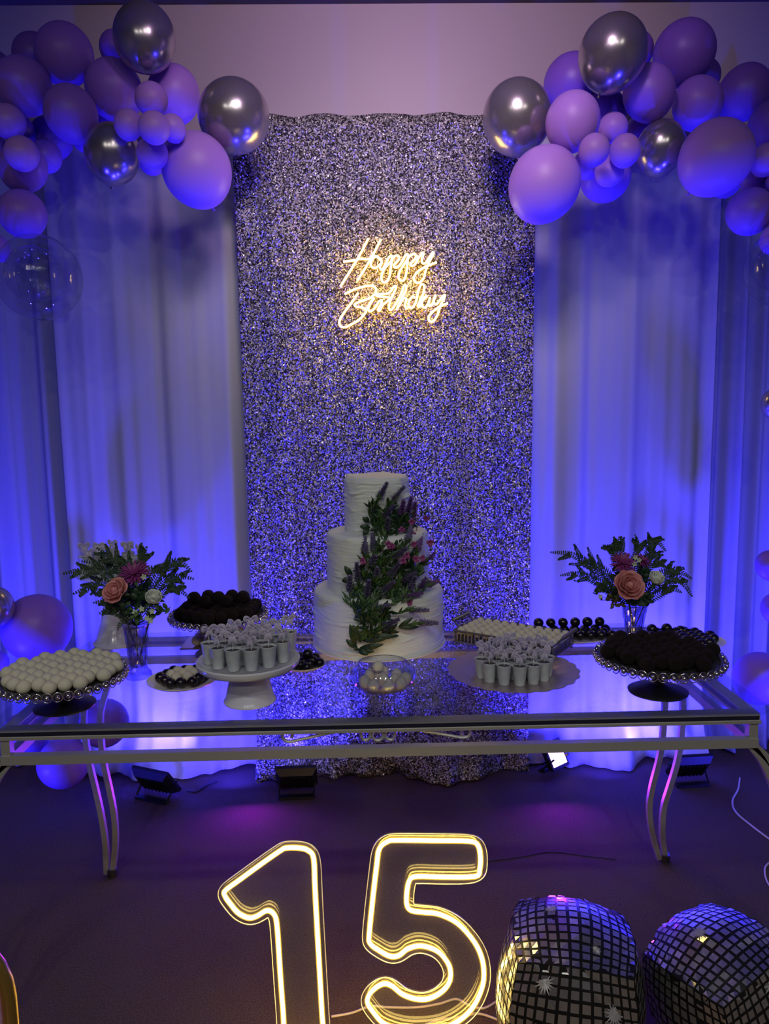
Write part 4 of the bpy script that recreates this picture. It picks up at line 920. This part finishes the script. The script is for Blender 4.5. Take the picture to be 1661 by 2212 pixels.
# ------------------------------------------------------------------ neon digits
def offset_poly(P, d):
    n = len(P); out = []; A = sum(P[i].x*P[(i+1)%n].y-P[(i+1)%n].x*P[i].y for i in range(n))
    sg_ = 1 if A > 0 else -1
    for i in range(n):
        t = (P[(i+1)%n]-P[i-1]).normalized(); out.append(P[i]+Vector((t.y, -t.x, 0))*d*sg_)
    for _ in range(3): out = [(out[i-1]+out[i]*2+out[(i+1)%n])/4 for i in range(n)]
    return out
def digit(path, name, label, y, feet):
    P = smooth([(a, b, 0) for a, b in path], True, 4)
    to = lambda p, yy: PY(440+p.x/2.517, 1760+p.y/2.517, yy)
    o = to(Vector((path[0][0], 1200, 0)), y); o.z = 0
    t = thing(name, label, 'neon digit', o)
    core = MB().tube([to(p, y)-o for p in P], .0042, 8, closed=True); c = core.obj('light_tube', 'neon2', t, 'all')
    MB().tube([to(p, y+.0045)-o for p in P], .0065, 8, closed=True).obj('amber_sleeve', 'neon2_side', c, 'all')
    MB().tube([to(p, y+.0090)-o for p in P], .0022, 6, closed=True).obj('rear_led_strip', 'led2', c, 'all')  # hidden glow tube added behind the digit to light panel and floor
    O = [to(p, y+.014)-o for p in offset_poly(P, 38)]
    bm = bmesh.new(); vs = [bm.verts.new(p) for p in O]; es = [bm.edges.new((vs[i], vs[(i+1)%len(vs)])) for i in range(len(vs))]
    bmesh.ops.triangle_fill(bm, edges=es, use_beauty=True)
    me = bpy.data.meshes.new('clear_panel'); bm.to_mesh(me); bm.free(); me.materials.append(M['acrylic'])
    pa = link('clear_panel', me, t); sd = pa.modifiers.new('thickness','SOLIDIFY'); sd.thickness = .005
    MB().tube([p+Vector((0,-.001,0)) for p in O], .0011, 6, closed=True).obj('panel_edge', 'acedge', t, 'all')
    for fx in feet:
        q = PY(fx, 2212, y+.016)-o
        MB().box(q.x-.012, q.x+.012, -.05+q.y, .05+q.y, -o.z+.0005, -o.z+.004).box(q.x-.012, q.x+.012, q.y, q.y+.004, .0, .075).obj('clear_foot', 'acrylic', t, False)
ONE = [(450,180),(520,180),(570,195),(598,240),(605,400),(618,640),(630,850),(643,1080),(650,1190),(632,1222),(540,1226),(455,1222),(438,1180),(432,1080),(415,850),(400,620),(385,545),(345,520),(290,550),(245,560),(190,535),(150,490),(115,440),(120,410),(200,350),(330,255),(420,193)]
FIVE = [(1000,145),(1050,138),(1250,140),(1440,143),(1490,165),(1505,230),(1500,300),(1475,335),(1300,338),(1160,335),(1120,355),(1105,420),(1105,490),(1130,520),(1200,530),(1280,540),(1380,590),(1470,690),(1515,790),(1522,900),(1490,1000),(1440,1075),(1370,1130),(1290,1165),(1180,1180),(1080,1172),(980,1135),(920,1070),(890,1020),(905,970),(950,930),(990,918),(1030,935),(1080,975),(1150,1000),(1220,1000),(1290,965),(1335,910),(1340,840),(1310,780),(1260,735),(1180,712),(1110,728),(1060,765),(1010,768),(950,735),(905,700),(900,650),(920,450),(940,280),(955,185)]
digit(ONE, 'neon_digit_one', 'glowing yellow neon numeral one in clear acrylic, left of the pair on floor', 1.555, (625, 690))
digit(FIVE, 'neon_digit_five', 'glowing yellow neon numeral five in clear acrylic, beside the foil balloon', 1.555, (880, 955))
def cable(rows, r, label, m='cable', z=.004, group=None):
    P = smooth([PZ(a, b, z) for a, b in rows], sub=6); tag(MB().tube(P, r, 8).obj('power_cable', m, smooth='all'), label, 'cable', group)
cable([(716,2196),(760,2188),(800,2174),(840,2176),(900,2176),(950,2168),(985,2158),(1010,2170),(1045,2178),(1080,2158)], .0028, 'white cable running behind the neon digits to the foil balloon')
cable([(905,2222),(940,2206),(1000,2196),(1035,2190),(1080,2205),(1110,2222)], .0028, 'second white cable looping in front of digit five', z=.009)
cable([(1598,1680),(1594,1705),(1582,1730),(1590,1755),(1625,1785),(1661,1812),(1700,1840)], .0035, 'white cable curving from curtain hem to right edge')
cable([(1700,1850),(1660,1865),(1652,1885),(1664,1915),(1700,1935)], .0030, 'short loop of white cable at the right frame edge')
cable([(1040,1862),(1120,1852),(1190,1840),(1260,1848),(1330,1856)], .0012, 'thin dark cord lying across the floor under table', 'bluecab', .0015)
cable([(405,1708),(425,1710),(445,1697),(470,1688)], .0028, 'black cord trailing from the left floodlight', 'bluecab')

# ------------------------------------------------------------------ mirror-tile foil balloons
def foil(c, half, e, label, N=13):
    t = thing('foil_balloon', label, 'foil balloon', (c.x, c.y, 0)); Rm = Euler(e).to_matrix().to_4x4()
    def cp(v):      # cube -> puffed rounded cube
        u = v.normalized(); k = .62; return Vector((v.x*(1-k)+u.x*k*1.2, v.y*(1-k)+u.y*k*1.2, (v.z*(1-k)+u.z*k*1.2)*1.19))*half
    zmin = min((Rm @ cp(Vector((sx, sy, sz)))).z for sx in (-1,0,1) for sy in (-1,0,1) for sz in (-1,0,1))
    T = Matrix.Translation((0,0,-zmin+.004)) @ Rm
    body = MB(); tiles = MB()
    for ax in range(3):
        for sg_ in (-1,1):
            def pt(a, b, lift=1.0):
                v = [0,0,0]; v[ax] = sg_; v[(ax+1)%3] = a; v[(ax+2)%3] = b; v = Vector(v); p = cp(v)
                cr_ = noise.noise(v*3.7+Vector((c.x*9,0,0)))*.012; ed = max(0, max(abs(a),abs(b))-.72); p *= 1+cr_+ed*.10*noise.noise(v*17)
                return T @ (p*lift)
            for i in range(N):
                for j in range(N):
                    a0, a1 = -1+2*i/N, -1+2*(i+1)/N; b0, b1 = -1+2*j/N, -1+2*(j+1)/N
                    q = [pt(a0,b0),pt(a1,b0),pt(a1,b1),pt(a0,b1)]
                    if sg_ < 0: q = q[::-1]
                    body.add(q, [(0,1,2,3)])
                    g = .022; q = [pt(a0+g,b0+g,1.006),pt(a1-g,b0+g,1.006),pt(a1-g,b1-g,1.006),pt(a0+g,b1-g,1.006)]
                    if sg_ < 0: q = q[::-1]
                    tl_ = Vector((noise.noise(Vector((i*7.1,j*3.3,ax*5+sg_)))*.0016,)*3)
                    tiles.add([v+tl_ for v in q], [(0,1,2,3)])
    body.obj('black_grid', 'foilgrid', t, 'all'); tiles.obj('mirror_tiles', 'foil', t, False)['kind'] = 'stuff'
    return t, T, cp
def stars(t, T, cp, spots):
    for (fx, a, b, s) in spots:
        v = {'f': Vector((a,-1,b)), 't': Vector((a,b,1)), 'r': Vector((1,a,b))}[fx]; c = T @ (cp(v)*1.012); nrm = (T.to_3x3() @ v.normalized()).normalized()
        e1 = nrm.orthogonal().normalized(); e2 = nrm.cross(e1); P = []; n = 16
        for k in range(2*n): r = s*(1 if k % 2 == 0 else .42)*(1 if k % 4 else .78); P.append(c + (e1*math.cos(PI*k/n)+e2*math.sin(PI*k/n))*r)
        MB().add([c+nrm*.001]+P, [(0, 1+k, 1+(k+1)%(2*n)) for k in range(2*n)]).obj('printed_star', 'star', t, False)
c = PY(1230, 2110, 1.50)
t, T, cp = foil(c, .139, (R(-4), R(2), R(-12)), 'silver mirror-tile foil balloon beside neon digit five')
stars(t, T, cp, [('t',-.3,.1,.020),('f',-.45,.72,.024),('f',.55,.45,.026),('f',-.62,-.35,.024),('t',.3,-.6,.012)])
c = PY(1568, 2160, 1.50)
t, T, cp = foil(c, .128, (R(-6), R(-14), R(28)), 'silver mirror-tile foil balloon cut off at bottom right corner')
stars(t, T, cp, [('t',-.1,.1,.022),('f',.1,.75,.028),('f',.5,-.1,.02)])

# ------------------------------------------------------------------ chair corner at lower left
cb = PY(-118, 2190, .80); ch = thing('dining_chair', 'gold framed chair with pink velvet, cut by lower left corner', 'chair', (cb.x, cb.y, 0))
def rrect(w2, z0, z1, r, y):
    P = []
    for cx, cz, a0 in ((w2-r, z1-r, 0), (-w2+r, z1-r, 90), (-w2+r, z0+r, 180), (w2-r, z0+r, 270)):
        for k in range(8): a = R(a0+k*90/7); P.append((cx+r*math.cos(a), y, cz+r*math.sin(a)))
    return P
zt2 = PY(0, 1995, .80).z; W2 = (PY(28, 2120, .80).x - cb.x)
MB().tube(rrect(W2-.006, .47, zt2, .09, 0), .0085, 10, closed=True, up=(0,1,0), sq=1.0).obj('back_frame', 'gold', ch, 'all')
P1 = rrect(W2-.020, .49, zt2-.018, .075, -.014); P2 = [(x, .012, z) for x, _, z in P1]; n = len(P1)
mb = MB().add(P1+P2, [tuple(range(n)), tuple(range(2*n-1, n-1, -1))]+[((i+1)%n, i, n+i, n+(i+1)%n) for i in range(n)]); mb.obj('backrest', 'velvet', ch)
MB().box(-W2, W2, -.40, -.01, .41, .47).obj('seat', 'velvet', ch, False)
for sx in (-1,1):
    for yy in (-.38, -.02): MB().tube([(sx*(W2-.02), yy, .41), (sx*(W2-.005), yy, .004)], [.011,.008], 8).obj('leg', 'gold', ch)
